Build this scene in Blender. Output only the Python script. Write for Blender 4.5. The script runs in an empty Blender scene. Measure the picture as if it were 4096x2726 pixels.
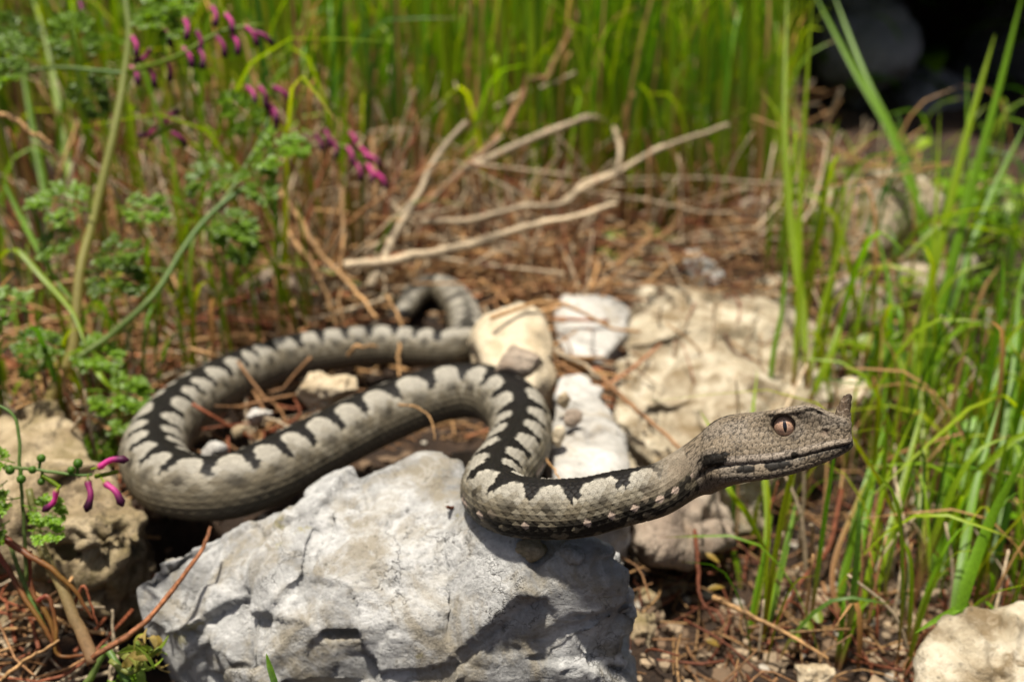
import bpy, bmesh, math, random
import numpy as np
from mathutils import Vector

# ------------------------------------------------------------------ camera, sky, sun, exposure
SC = bpy.context.scene
COL = SC.collection
PITCH = math.radians(21.0)
CAMZ = 0.20
FPX = 4096 * 35.0 / 36.0
cam_d = bpy.data.cameras.new("camera")
cam_d.lens = 35.0
cam_d.sensor_width = 36.0
cam_d.clip_start = 0.005
cam_d.clip_end = 500.0
cam_d.dof.use_dof = True
cam_d.dof.focus_distance = 0.277
cam_d.dof.aperture_fstop = 8.2
cam_d.dof.aperture_blades = 9
cam = bpy.data.objects.new("camera", cam_d)
COL.objects.link(cam)
cam.location = (0, 0, CAMZ)
cam.rotation_euler = (math.pi / 2 - PITCH, 0, 0)
SC.camera = cam

SUN_DIR = Vector((-0.12, -0.09, 0.985)).normalized()      # towards the sun
world = bpy.data.worlds.new("World")
SC.world = world
world.use_nodes = True
wn = world.node_tree
sky = wn.nodes.new("ShaderNodeTexSky")
sky.sky_type = 'NISHITA'
sky.sun_disc = False
sky.dust_density = 5.0
sky.ozone_density = 0.3
sky.sun_elevation = math.asin(SUN_DIR.z)
sky.sun_rotation = math.atan2(SUN_DIR.x, SUN_DIR.y)
wn.links.new(sky.outputs[0], wn.nodes["Background"].inputs[0])
wn.nodes["Background"].inputs[1].default_value = 0.05
sun_d = bpy.data.lights.new("sun", 'SUN')
sun_d.energy = 4.8
sun_d.angle = math.radians(3.0)
sun_d.color = (1.0, 0.94, 0.82)
sun = bpy.data.objects.new("sun", sun_d)
sun.rotation_euler = (-SUN_DIR).to_track_quat('-Z', 'Y').to_euler()
sun.location = SUN_DIR * 3
COL.objects.link(sun)
SC.view_settings.view_transform = 'Standard'
SC.view_settings.look = 'None'
SC.view_settings.gamma = 1.0
SC.view_settings.exposure = 0.72
SC.render.engine = 'CYCLES'
SC.cycles.use_denoising = True
SC.cycles.max_bounces = 7
SC.cycles.transparent_max_bounces = 8

# ------------------------------------------------------------------ coordinates
FWD = np.array([0, math.cos(PITCH), -math.sin(PITCH)])
UPC = np.array([0, math.sin(PITCH), math.cos(PITCH)])
RGT = np.array([1.0, 0, 0])
CAM = np.array([0, 0, CAMZ])

def ray(px, py):
    return FWD + RGT * ((px - 2048) / FPX) + UPC * ((1363 - py) / FPX)

def P(px, py, d):
    """point seen at (px, py) of the photograph at distance d along the lens axis"""
    return CAM + ray(px, py) * d

def G(px, py, z):
    """point seen at (px, py) lying at height z"""
    r = ray(px, py)
    return CAM + r * ((z - CAMZ) / r[2])

# ------------------------------------------------------------------ noise
def _h(ix, iy, iz, seed):
    n = (ix.astype(np.int64) * 374761393 + iy.astype(np.int64) * 668265263 + iz.astype(np.int64) * 2147483647 + seed * 974634777) & 0xFFFFFFFF
    n = ((n ^ (n >> 13)) * 1274126177) & 0xFFFFFFFF
    n = ((n ^ (n >> 16)) * 2246822519) & 0xFFFFFFFF
    n = n ^ (n >> 15)
    return (n & 0xFFFFFF) / float(0xFFFFFF)

def vnoise(p, seed=0):
    p = np.asarray(p, float)
    i = np.floor(p).astype(np.int64)
    f = p - i
    f = f * f * f * (f * (f * 6 - 15) + 10)
    r = 0
    for dx in (0, 1):
        wx = f[:, 0] if dx else 1 - f[:, 0]
        for dy in (0, 1):
            wy = f[:, 1] if dy else 1 - f[:, 1]
            for dz in (0, 1):
                wz = f[:, 2] if dz else 1 - f[:, 2]
                r = r + wx * wy * wz * _h(i[:, 0] + dx, i[:, 1] + dy, i[:, 2] + dz, seed)
    return r * 2 - 1

def fbm(p, octaves=4, seed=0, gain=0.5):
    a, r, t = 1.0, 0, 0
    q = np.asarray(p, float).copy()
    for o in range(octaves):
        r = r + a * vnoise(q, seed + o * 17)
        t += a
        a *= gain
        q = q * 2.03 + 11.7
    return r / t

def worley(p, seed=0):
    """F1 and F2-F1 of a jittered lattice"""
    p = np.asarray(p, float)
    i = np.floor(p).astype(np.int64)
    f1 = np.full(len(p), 9.0)
    f2 = np.full(len(p), 9.0)
    for dx in (-1, 0, 1):
        for dy in (-1, 0, 1):
            for dz in (-1, 0, 1):
                c = i + np.array([dx, dy, dz])
                q = np.stack([c[:, k] + _h(c[:, 0], c[:, 1], c[:, 2], seed + 31 * k + 5) for k in range(3)], 1)
                d = np.sqrt(((q - p) ** 2).sum(1))
                m = d < f1
                f2 = np.where(m, f1, np.minimum(f2, d))
                f1 = np.where(m, d, f1)
    return f1, f2 - f1

def facets(p, seed=0):
    """each cell is a tilted plane: broken stone faces"""
    p = np.asarray(p, float)
    i = np.floor(p).astype(np.int64)
    f1 = np.full(len(p), 9.0); f2 = np.full(len(p), 9.0); val = np.zeros(len(p))
    for dx in (-1, 0, 1):
        for dy in (-1, 0, 1):
            for dz in (-1, 0, 1):
                c = i + np.array([dx, dy, dz])
                q = np.stack([c[:, k] + _h(c[:, 0], c[:, 1], c[:, 2], seed + 31 * k + 5) for k in range(3)], 1)
                g = np.stack([_h(c[:, 0], c[:, 1], c[:, 2], seed + 77 * k + 19) - 0.5 for k in range(3)], 1)
                o = _h(c[:, 0], c[:, 1], c[:, 2], seed + 400) - 0.5
                dv = p - q
                d = np.sqrt((dv ** 2).sum(1))
                m = d < f1
                f2 = np.where(m, f1, np.minimum(f2, d))
                val = np.where(m, (dv * g).sum(1) * 1.8 + 0.5 * o, val)
                f1 = np.where(m, d, f1)
    return val, f2 - f1

def sstep(a, b, x):
    t = np.clip((x - a) / (b - a), 0, 1)
    return t * t * (3 - 2 * t)

# ------------------------------------------------------------------ objects
def tag(o, label=None, cat=None, group=None, kind=None):
    if label: o["label"] = label
    if cat: o["category"] = cat
    if group: o["group"] = group
    if kind: o["kind"] = kind
    return o

def empty(name, loc):
    o = bpy.data.objects.new(name, None)
    o.empty_display_size = 0.01
    o.location = tuple(loc)
    COL.objects.link(o)
    return o

def make_mesh(name, v, f, colors=None, smooth=True):
    v = np.asarray(v, np.float32)
    me = bpy.data.meshes.new(name)
    if isinstance(f, np.ndarray):
        k = f.shape[1]
        me.vertices.add(len(v))
        me.vertices.foreach_set("co", v.ravel())
        me.loops.add(f.size)
        me.loops.foreach_set("vertex_index", f.astype(np.int32).ravel())
        me.polygons.add(len(f))
        me.polygons.foreach_set("loop_start", np.arange(0, f.size, k, dtype=np.int32))
        me.update(calc_edges=True)
    else:
        me.from_pydata(v.tolist(), [], f)
        me.update()
    me.validate()
    if colors is not None:
        c = np.ones((len(v), 4), np.float32)
        c[:, :3] = colors
        a = me.attributes.new("Col", 'FLOAT_COLOR', 'POINT')
        a.data.foreach_set("color", c.ravel())
    if smooth:
        me.polygons.foreach_set("use_smooth", np.ones(len(me.polygons), bool))
    return me

def obj(name, me, mat, parent=None):
    o = bpy.data.objects.new(name, me)
    if mat is not None and not me.materials:
        me.materials.append(mat)
    COL.objects.link(o)
    if parent is not None:
        o.parent = parent
        o.location = -parent.location          # meshes are in world coordinates, empties never turn
    return o

class MB:
    """collects geometry with colours"""
    def __init__(s):
        s.v, s.f, s.c, s.n = [], [], [], 0
    def add(s, v, f, c):
        v = np.asarray(v, float)
        s.v.append(v)
        s.f.extend([tuple(i + s.n for i in q) for q in f])
        c = np.asarray(c, float)
        s.c.append(np.broadcast_to(c, (len(v), 3)))
        s.n += len(v)
    def mesh(s, name, smooth=True):
        return make_mesh(name, np.concatenate(s.v), s.f, np.concatenate(s.c), smooth)

def spline(pts, n):
    """Catmull-Rom through rows of pts, n samples even in parameter"""
    p = np.asarray(pts, float)
    if len(p) == 2:
        t = np.linspace(0, 1, n)[:, None]
        return p[0] * (1 - t) + p[1] * t
    q = np.vstack([2 * p[0] - p[1], p, 2 * p[-1] - p[-2]])
    t = np.linspace(0, len(p) - 1 - 1e-9, n)
    i = t.astype(int)
    u = (t - i)[:, None]
    a, b, c, d = q[i], q[i + 1], q[i + 2], q[i + 3]
    return 0.5 * ((2 * b) + (-a + c) * u + (2 * a - 5 * b + 4 * c - d) * u ** 2 + (-a + 3 * b - 3 * c + d) * u ** 3)

def norm(a):
    return a / (np.linalg.norm(a, axis=-1, keepdims=True) + 1e-12)

def tube(path, rad, sides=6):
    path = np.asarray(path, float)
    n = len(path)
    rad = np.broadcast_to(np.asarray(rad, float), (n,))
    T = norm(np.gradient(path, axis=0))
    ref = np.array([0.3, -0.9, 0.25])
    A = norm(np.cross(T, ref))
    B = np.cross(T, A)
    th = np.arange(sides) * 2 * math.pi / sides
    v = path[:, None] + rad[:, None, None] * (A[:, None] * np.cos(th)[None, :, None] + B[:, None] * np.sin(th)[None, :, None])
    f = []
    for i in range(n - 1):
        for j in range(sides):
            k = (j + 1) % sides
            f.append((i * sides + j, i * sides + k, (i + 1) * sides + k, (i + 1) * sides + j))
    f.append(tuple(range(sides))[::-1])
    f.append(tuple((n - 1) * sides + j for j in range(sides)))
    return v.reshape(-1, 3), f

def ribbon(path, width, side=None, fold=0.35, twist=0.0):
    """a grass blade: two strips that meet in a keel"""
    path = np.asarray(path, float)
    n = len(path)
    width = np.broadcast_to(np.asarray(width, float), (n,))
    T = norm(np.gradient(path, axis=0))
    if side is None:
        side = np.array([1.0, 0.25, 0])
    S = np.asarray(side, float)
    S = norm(S - T * (T @ S)[:, None] if S.ndim == 1 else S)
    N = np.cross(T, S)
    if twist:
        a = np.linspace(0, twist, n)[:, None]
        S, N = S * np.cos(a) + N * np.sin(a), N * np.cos(a) - S * np.sin(a)
    h = (width / 2)[:, None]
    v = np.stack([path - S * h + N * h * fold, path, path + S * h + N * h * fold], 1).reshape(-1, 3)
    f = []
    for i in range(n - 1):
        b = i * 3
        f.append((b, b + 1, b + 4, b + 3))
        f.append((b + 1, b + 2, b + 5, b + 4))
    return v, f

# ------------------------------------------------------------------ materials
def new_mat(name):
    m = bpy.data.materials.new(name)
    m.use_nodes = True
    nt = m.node_tree
    return m, nt, nt.nodes["Principled BSDF"]

def N(nt, t, **kw):
    n = nt.nodes.new(t)
    for k, v in kw.items():
        setattr(n, k, v)
    return n

def noise_node(nt, scale, detail=6, rough=0.6, vec=None):
    n = N(nt, "ShaderNodeTexNoise")
    n.inputs["Scale"].default_value = scale
    n.inputs["Detail"].default_value = detail
    n.inputs["Roughness"].default_value = rough
    if vec is not None:
        nt.links.new(vec, n.inputs["Vector"])
    return n

def ramp(nt, inp, stops):
    r = N(nt, "ShaderNodeValToRGB")
    el = r.color_ramp.elements
    while len(el) < len(stops):
        el.new(0.5)
    for e, (p, c) in zip(el, stops):
        e.position = p
        e.color = (c[0], c[1], c[2], 1) if hasattr(c, "__len__") else (c, c, c, 1)
    nt.links.new(inp, r.inputs[0])
    return r

def mixc(nt, fac, a, b, mode='MIX'):
    m = N(nt, "ShaderNodeMix", data_type='RGBA', blend_type=mode)
    for sock, v in ((m.inputs[0], fac), (m.inputs[6], a), (m.inputs[7], b)):
        if hasattr(v, "is_linked") or isinstance(v, bpy.types.NodeSocket):
            nt.links.new(v, sock)
        elif hasattr(v, "__len__"):
            sock.default_value = (v[0], v[1], v[2], 1)
        else:
            sock.default_value = v
    return m.outputs[2]

def rock_mat(name, light, mid, dark, stain, crack=(0.05, 0.045, 0.035), scale=1.0, stain_amt=0.5, lichen=None, rough=0.9):
    m, nt, b = new_mat(name)
    tc = N(nt, "ShaderNodeTexCoord").outputs["Object"]
    big = noise_node(nt, 24 * scale, 6, 0.66, tc)
    big.inputs['Distortion'].default_value = 0.5
    fine = noise_node(nt, 260 * scale, 8, 0.72, tc)
    c = ramp(nt, big.outputs[0], [(0.37, dark), (0.475, mid), (0.56, light)]).outputs[0]
    c = mixc(nt, ramp(nt, fine.outputs[0], [(0.42, 0.0), (0.66, 0.9)]).outputs[0], c, mid)
    c = mixc(nt, ramp(nt, fine.outputs[0], [(0.30, 0.8), (0.42, 0.0)]).outputs[0], c, dark)
    st = noise_node(nt, 52 * scale, 7, 0.68, tc)
    st.inputs["Distortion"].default_value = 0.6
    c = mixc(nt, ramp(nt, st.outputs[0], [(0.60 - 0.16 * stain_amt, 0.0), (0.74 - 0.16 * stain_amt, stain_amt)]).outputs[0], c, stain)
    # white calcite veins
    vv = noise_node(nt, 30 * scale, 6, 0.6, tc)
    vv.inputs["Distortion"].default_value = 1.3
    c = mixc(nt, ramp(nt, vv.outputs[0], [(0.46, 0.0), (0.5, 0.22), (0.54, 0.0)]).outputs[0], c, [min(1, x * 1.25) for x in light])
    # pits and hairline cracks
    vo = N(nt, "ShaderNodeTexVoronoi", feature='DISTANCE_TO_EDGE')
    vo.inputs["Scale"].default_value = 60 * scale
    wv = N(nt, "ShaderNodeVectorMath", operation='ADD')
    nt.links.new(tc, wv.inputs[0])
    wn_ = noise_node(nt, 60 * scale, 4, 0.7, tc)
    ws = N(nt, "ShaderNodeVectorMath", operation='SCALE')
    ws.inputs[3].default_value = 0.05 / scale
    nt.links.new(wn_.outputs[1], ws.inputs[0])
    nt.links.new(ws.outputs[0], wv.inputs[1])
    nt.links.new(wv.outputs[0], vo.inputs["Vector"])
    brk = noise_node(nt, 45 * scale, 3, 0.5, tc)
    cr = N(nt, "ShaderNodeMath", operation='MULTIPLY')
    nt.links.new(ramp(nt, vo.outputs[0], [(0.0, 0.75), (0.03, 0.0)]).outputs[0], cr.inputs[0])
    nt.links.new(ramp(nt, brk.outputs[0], [(0.52, 0.0), (0.64, 1.0)]).outputs[0], cr.inputs[1])
    c = mixc(nt, cr.outputs[0], c, crack)
    sp = N(nt, "ShaderNodeTexVoronoi")
    sp.inputs["Scale"].default_value = 190 * scale
    nt.links.new(tc, sp.inputs["Vector"])
    c = mixc(nt, ramp(nt, sp.outputs[0], [(0.06, 0.5), (0.14, 0.0)]).outputs[0], c, crack)
    if lichen:
        lv = N(nt, "ShaderNodeTexVoronoi")
        lv.inputs["Scale"].default_value = 30 * scale
        nt.links.new(wv.outputs[0], lv.inputs["Vector"])
        c = mixc(nt, ramp(nt, lv.outputs[0], [(0.07, 0.6), (0.15, 0.0)]).outputs[0], c, lichen)
    nt.links.new(c, b.inputs["Base Color"])
    b.inputs["Roughness"].default_value = rough
    b.inputs["Specular IOR Level"].default_value = 0.25
    hb = N(nt, "ShaderNodeMath", operation='SUBTRACT')
    f2 = noise_node(nt, 520 * scale, 6, 0.7, tc)
    ad = N(nt, "ShaderNodeMath", operation='ADD')
    nt.links.new(fine.outputs[0], ad.inputs[0])
    mu = N(nt, "ShaderNodeMath", operation='MULTIPLY')
    mu.inputs[1].default_value = 0.5
    nt.links.new(f2.outputs[0], mu.inputs[0])
    nt.links.new(mu.outputs[0], ad.inputs[1])
    nt.links.new(ad.outputs[0], hb.inputs[0])
    nt.links.new(cr.outputs[0], hb.inputs[1])
    bp = N(nt, "ShaderNodeBump")
    bp.inputs["Strength"].default_value = 0.75
    bp.inputs["Distance"].default_value = 0.0022 / scale
    nt.links.new(hb.outputs[0], bp.inputs["Height"])
    nt.links.new(bp.outputs[0], b.inputs["Normal"])
    return m

def leaf_mat(name, transl=0.45, rough=0.45, spec=0.4, grain=0.25, gscale=900):
    """colour from the mesh, a part of the light passes through"""
    m, nt, b = new_mat(name)
    at = N(nt, "ShaderNodeAttribute", attribute_name="Col")
    tc = N(nt, "ShaderNodeTexCoord").outputs["Object"]
    nz = noise_node(nt, gscale, 3, 0.6, tc)
    c = mixc(nt, ramp(nt, nz.outputs[0], [(0.35, grain), (0.65, 0.0)]).outputs[0], at.outputs["Color"], (0.0, 0.0, 0.0))
    nt.links.new(c, b.inputs["Base Color"])
    b.inputs["Roughness"].default_value = rough
    b.inputs["Specular IOR Level"].default_value = spec
    if transl > 0:
        out = nt.nodes["Material Output"]
        tr = N(nt, "ShaderNodeBsdfTranslucent")
        hs = N(nt, "ShaderNodeHueSaturation")
        hs.inputs["Saturation"].default_value = 1.1
        hs.inputs["Value"].default_value = 1.7
        hs.inputs["Hue"].default_value = 0.495
        nt.links.new(c, hs.inputs["Color"])
        nt.links.new(hs.outputs[0], tr.inputs[0])
        mx = N(nt, "ShaderNodeMixShader")
        mx.inputs[0].default_value = transl
        nt.links.new(b.outputs[0], mx.inputs[1])
        nt.links.new(tr.outputs[0], mx.inputs[2])
        nt.links.new(mx.outputs[0], out.inputs[0])
    return m

M = {}
M['rock_grey'] = rock_mat('grey_limestone', (0.52, 0.515, 0.505), (0.29, 0.287, 0.28), (0.11, 0.109, 0.107), (0.25, 0.215, 0.155), stain_amt=0.8, lichen=(0.27, 0.24, 0.09))
M['rock_cream'] = rock_mat('cream_limestone', (0.60, 0.535, 0.415), (0.42, 0.355, 0.25), (0.18, 0.14, 0.09), (0.19, 0.135, 0.07), stain_amt=0.9, scale=0.8)
M['rock_pale'] = rock_mat('pale_limestone', (0.66, 0.57, 0.42), (0.53, 0.43, 0.29), (0.32, 0.24, 0.145), (0.36, 0.26, 0.14), stain_amt=0.5)
M['rock_tan'] = rock_mat('tan_limestone', (0.46, 0.37, 0.24), (0.29, 0.22, 0.13), (0.11, 0.08, 0.05), (0.18, 0.14, 0.06), stain_amt=0.8)
M['rock_white'] = rock_mat('white_limestone', (0.62, 0.60, 0.565), (0.44, 0.42, 0.385), (0.22, 0.205, 0.185), (0.32, 0.25, 0.155), stain_amt=0.55)
M['rock_brown'] = rock_mat('brown_limestone', (0.40, 0.33, 0.26), (0.27, 0.21, 0.16), (0.12, 0.09, 0.07), (0.24, 0.16, 0.10))
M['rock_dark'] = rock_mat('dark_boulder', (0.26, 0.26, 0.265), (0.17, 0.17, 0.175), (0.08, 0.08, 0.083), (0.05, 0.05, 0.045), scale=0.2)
M['leaf'] = leaf_mat('leaf_green')
M['straw'] = leaf_mat('dry_straw', transl=0.12, rough=0.6, spec=0.25, grain=0.55, gscale=700)
M['petal'] = leaf_mat('petal', transl=0.3, rough=0.5, spec=0.3, grain=0.15)

m, nt, b = new_mat('soil')
tc = N(nt, "ShaderNodeTexCoord").outputs["Object"]
n1 = noise_node(nt, 45, 8, 0.7, tc)
n2 = noise_node(nt, 400, 6, 0.7, tc)
c = ramp(nt, n1.outputs[0], [(0.3, (0.010, 0.006, 0.0035)), (0.5, (0.036, 0.018, 0.008)), (0.7, (0.095, 0.048, 0.020))]).outputs[0]
c = mixc(nt, ramp(nt, n2.outputs[0], [(0.58, 0.0), (0.75, 0.5)]).outputs[0], c, (0.17, 0.10, 0.055))
nt.links.new(c, b.inputs["Base Color"])
b.inputs["Roughness"].default_value = 0.95
bp = N(nt, "ShaderNodeBump")
bp.inputs["Distance"].default_value = 0.004
nt.links.new(n2.outputs[0], bp.inputs["Height"])
nt.links.new(bp.outputs[0], b.inputs["Normal"])
M['soil'] = m

m, nt, b = new_mat('snake_skin')
at = N(nt, "ShaderNodeAttribute", attribute_name="Col")
tc = N(nt, "ShaderNodeTexCoord").outputs["Object"]
n2 = noise_node(nt, 2600, 3, 0.7, tc)
c = mixc(nt, ramp(nt, n2.outputs[0], [(0.38, 0.5), (0.50, 0.0)]).outputs[0], at.outputs["Color"], (0.03, 0.022, 0.015))
nt.links.new(c, b.inputs["Base Color"])
b.inputs["Roughness"].default_value = 0.52
b.inputs["Specular IOR Level"].default_value = 0.13
bp = N(nt, "ShaderNodeBump")
bp.inputs["Strength"].default_value = 0.35
bp.inputs["Distance"].default_value = 0.0002
nt.links.new(n2.outputs[0], bp.inputs["Height"])
nt.links.new(bp.outputs[0], b.inputs["Normal"])
M['skin'] = m

m, nt, b = new_mat('snake_iris')
at = N(nt, "ShaderNodeAttribute", attribute_name="Col")
nt.links.new(at.outputs["Color"], b.inputs["Base Color"])
b.inputs["Roughness"].default_value = 0.12
b.inputs["Coat Weight"].default_value = 1.0
b.inputs["Coat Roughness"].default_value = 0.03
M['iris'] = m
m, nt, b = new_mat('snake_pupil')
b.inputs["Base Color"].default_value = (0.003, 0.003, 0.004, 1)
b.inputs["Roughness"].default_value = 0.06
b.inputs["Coat Weight"].default_value = 1.0
M['pupil'] = m
# ------------------------------------------------------------------ the viper
MM = 0.001
MMH = 0.00094
HP, HY, HR = math.radians(14.0), math.radians(17.0), math.radians(22.0)
HX = np.array([math.cos(HY) * math.cos(HP), -math.sin(HY) * math.cos(HP), math.sin(HP)])
HZ = norm(np.array([0, 0, 1.0]) - HX * HX[2])
HYv = np.cross(HZ, HX)                                   # its left, away from the lens
HZ, HYv = HZ * math.cos(HR) + HYv * math.sin(HR), HYv * math.cos(HR) - HZ * math.sin(HR)
H0 = P(2792, 1812, 0.287)
def HW(x, y, z):
    """head millimetres (forward, left, up) to world"""
    x, y, z = np.broadcast_arrays(np.asarray(x, float), np.asarray(y, float), np.asarray(z, float))
    return H0 + (x[..., None] * HX + y[..., None] * HYv + z[..., None] * HZ) * MMH

NA = 240                                                  # vertices round the body
# px, py, ('z', mm) or ('d', m), radius mm: from the tail tip to the neck
SNAKE = [(1490, 1300, ('z', 3), 1.2), (1560, 1292, ('z', 6), 4.0), (1618, 1240, ('z', 10), 6.0), (1655, 1188, ('z', 10), 7.2),
         (1728, 1150, ('z', 10), 8.2), (1802, 1182, ('z', 10), 9.2), (1858, 1268, ('z', 10), 10.0), (1868, 1362, ('z', 11), 10.4), (1800, 1398, ('z', 11), 10.6), (1700, 1398, ('z', 11), 10.9),
         (1500, 1390, ('z', 11.5), 11.5), (1200, 1428, ('z', 12), 12.0), (930, 1520, ('z', 12), 12.4), (745, 1632, ('z', 12.5), 12.6),
         (640, 1750, ('z', 12.5), 12.7), (620, 1850, ('z', 12.5), 12.8), (700, 1940, ('z', 13), 12.9), (850, 1965, ('z', 14), 13.0),
         (1010, 1928, ('z', 15), 13.1), (1230, 1818, ('z', 16), 13.1), (1460, 1702, ('z', 18), 13.1), (1690, 1606, ('z', 21), 13.0),
         (1850, 1573, ('z', 22), 12.8), (1990, 1592, ('z', 23), 12.5), (2068, 1660, ('z', 23), 12.2), (2082, 1745, ('z', 24), 11.8),
         (2050, 1835, ('d', 0.362), 11.2), (1990, 1915, ('d', 0.338), 10.6), (1978, 1975, ('d', 0.321), 10.1), (2050, 2026, ('d', 0.308), 9.7), (2180, 2044, ('d', 0.301), 9.4),
         (2330, 2038, ('d', 0.296), 9.1), (2480, 2004, ('d', 0.292), 8.6), (2620, 1974, ('d', 0.289), 8.1), (2710, 1932, ('d', 0.288), 7.7)]
cp = []
for px, py, (k, q), r in SNAKE:
    p = G(px, py, q * MM) if k == 'z' else P(px, py, q)
    cp.append([*p, r * MM])
ne = HW(-4.0, 0, -5.8)
cp.append([*ne, 7.7 * MM])
cp = np.array(cp)
dense = spline(cp, 4000)
seg = np.linalg.norm(np.diff(dense[:, :3], axis=0), axis=1)
cum = np.concatenate([[0], np.cumsum(seg)])
LEN = cum[-1]
sv = [0.0]
while sv[-1] < LEN:
    left = LEN - sv[-1]
    sv.append(sv[-1] + (0.00042 if left < 0.17 else 0.00085))
sv = np.array(sv[:-1] + [LEN])
body = np.stack([np.interp(sv, cum, dense[:, k]) for k in range(4)], 1)
cen, rad = body[:, :3], body[:, 3]
T = norm(np.gradient(cen, axis=0))
for _ in range(6):
    T[1:-1] = norm(T[:-2] + 2 * T[1:-1] + T[2:])
wend = sstep(LEN - 0.03, LEN, sv)[:, None]
tl_ = (0.32 - 0.20 * sstep(LEN - 0.26, LEN - 0.16, sv))[:, None]
upv = norm((np.array([0, 0, 1.0]) + np.array([0, 1.0, 0]) * tl_) * (1 - wend) + HZ * wend)
U = norm(upv - T * (upv * T).sum(1, keepdims=True))
S = np.cross(U, T)                                        # left of travel
ang = np.arange(NA) * 2 * math.pi / NA                    # 0 = dorsal, grows to the left
A = ((ang + math.pi) % (2 * math.pi)) - math.pi
ca, sa = np.cos(ang), np.sin(ang)
prof = np.where(ca < -0.55, -0.55 + (ca + 0.55) * 0.62, ca) + 0.02
# scales on the body
sm = sv / MM
rm = rad / MM
dth = 2 * math.pi * 0.80 / 27
Ls = rm * dth * 1.45
acoord = np.concatenate([[0], np.cumsum(np.diff(sm) / Ls[1:])])
AA = acoord[:, None] + 0 * A[None]
V = A[None] / dth + 0 * AA
best = np.full(AA.shape, 9.0); sec = np.full(AA.shape, 9.0)
ba = np.zeros(AA.shape); bv = np.zeros(AA.shape); bi = np.zeros(AA.shape); bj = np.zeros(AA.shape)
j0 = np.floor(V)
for dj in (0, 1, -1, 2):
    j = j0 + dj
    off = 0.5 * (j % 2)
    i = np.round(AA - off) + off
    da, dv = AA - i, V - j
    dist = np.sqrt((da * 1.15) ** 2 + (dv * 0.62) ** 2) + 0.12 * np.abs(dv) + 0.08 * da
    mk = dist < best
    sec = np.where(mk, best, np.minimum(sec, dist))
    best = np.where(mk, dist, best); ba = np.where(mk, da, ba); bv = np.where(mk, dv, bv); bi = np.where(mk, i, bi); bj = np.where(mk, j, bj)
edge = sstep(0.0, 0.16, sec - best)
hgt = 0.45 * edge + 0.55 * edge * (-ba) + 0.22 * edge * np.exp(-(bv / 0.16) ** 2)
vent = sstep(2.35, 2.5, np.abs(A))[None] + 0 * AA
band = np.abs(((AA * 1.0) % 1.0) - 0.5)
hgt = hgt * (1 - vent) + vent * 0.5 * sstep(0.5, 0.4, band)
amp = np.clip(rm / 11.0, 0.2, 1.0) * (0.34 + 0.24 * sstep(260, 160, LEN / MM - sm))
ampf = amp * np.clip((LEN / MM - sm) / 4.0, 0.0, 1)
R = rad[:, None] + hgt * ampf[:, None] * MM
pos = cen[:, None] + S[:, None] * (R * sa[None] * 1.03)[..., None] + U[:, None] * (rad[:, None] * prof[None] + hgt * ampf[:, None] * MM * ca[None])[..., None]
# the colour of each scale is read at the scale's centre
sq = np.interp(bi, acoord, sm)
aq = bj * dth
hs = _h(bi.astype(np.int64) * 2, bj.astype(np.int64), np.zeros(bi.shape, np.int64), 3)
hs2 = _h(bi.astype(np.int64) * 2, bj.astype(np.int64), np.ones(bi.shape, np.int64), 8)
toend = LEN / MM - sq
fine = (0.35 + 0.3 * sstep(100, 200, LEN / MM - sm))[:, None]
sq2 = sq * (1 - fine) + (sm[:, None]) * fine
aq2 = aq * (1 - fine) + A[None] * fine
per = np.interp(toend, [0, 40, 90, 140, 230, 280, 520, 620, 2000], [11.5, 14.0, 17.0, 20.0, 19.0, 12.5, 12.5, 15.5, 14.0])
ph = np.cumsum(np.concatenate([[0], np.diff(sm)]) / np.interp(LEN / MM - sm, [0, 40, 90, 140, 230, 280, 520, 620, 2000], [11.5, 14.0, 17.0, 20.0, 19.0, 12.5, 12.5, 15.5, 14.0]))
phq = np.interp(sq2, sm, ph)
side = np.sign(aq2)
wob = vnoise(np.stack([phq.ravel() * 0.55, side.ravel() * 3, 0 * phq.ravel()], 1), 5).reshape(phq.shape)
pz = phq + 0.26 * wob + np.where(side > 0, 0.36, 0.0)
t = np.abs((pz % 1.0) - 0.5) * 2                          # 0 at the lobe's middle, 1 at the tooth
tooth = np.floor(pz)
kt = _h(tooth.astype(np.int64), (side * 2).astype(np.int64), np.zeros(tooth.shape, np.int64), 9)
half = 0.24
tp = np.clip((1 - t - half) / (1 - half), 0, 1)
wmax = 0.98 + 0.26 * (kt - 0.5) - 0.10 * sstep(60, 20, toend)
wmin = 0.195 + 0.06 * wob
lim = wmax - (wmax - wmin) * np.clip(1 - (1 - tp) ** 2.6, 0, 1) ** (1 / 2.1)
aab = np.abs(aq2) + 0.04 * (hs - 0.5)
black = sstep(0.035, -0.035, aab - lim)
brk = sstep(0.20, 0.12, np.abs(((phq * 0.5 + 0.2) % 1.0) - 0.5)) * 0
black = black * sstep(3, 9, toend) * (0.40 + 0.60 * np.maximum(sstep(9.6, 10.7, rm), sstep(300, 400, sm)))[:, None]
lobe = np.exp(-((aab - 1.16) / 0.20) ** 2 - (((pz % 1.0) - 0.5) / 0.20) ** 2) * 1.25
lobe2 = np.exp(-((aab - 1.55) / 0.17) ** 2 - (((pz + 0.5) % 1.0 - 0.5) / 0.22) ** 2)
def C3(*c):
    return np.array(c)
pale, tan, low, blk = C3(0.285, 0.265, 0.222), C3(0.215, 0.190, 0.142), C3(0.115, 0.095, 0.062), C3(0.0055, 0.0053, 0.0055)
g1 = sstep(0.75, 1.2, np.abs(aq) + 0.16 * (hs - 0.5))[..., None]
g2 = sstep(0.80, 1.5, np.abs(aq) + 0.9 * (hs2 - 0.5))[..., None]
col = pale * (1 - g1) + tan * g1
col = col * (1 - 0.85 * g2) + low * 0.85 * g2
col = col * (0.90 + 0.2 * hs[..., None])
rim = np.exp(-((aab - lim - 0.07) / 0.05) ** 2)[..., None] * 0.25
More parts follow.
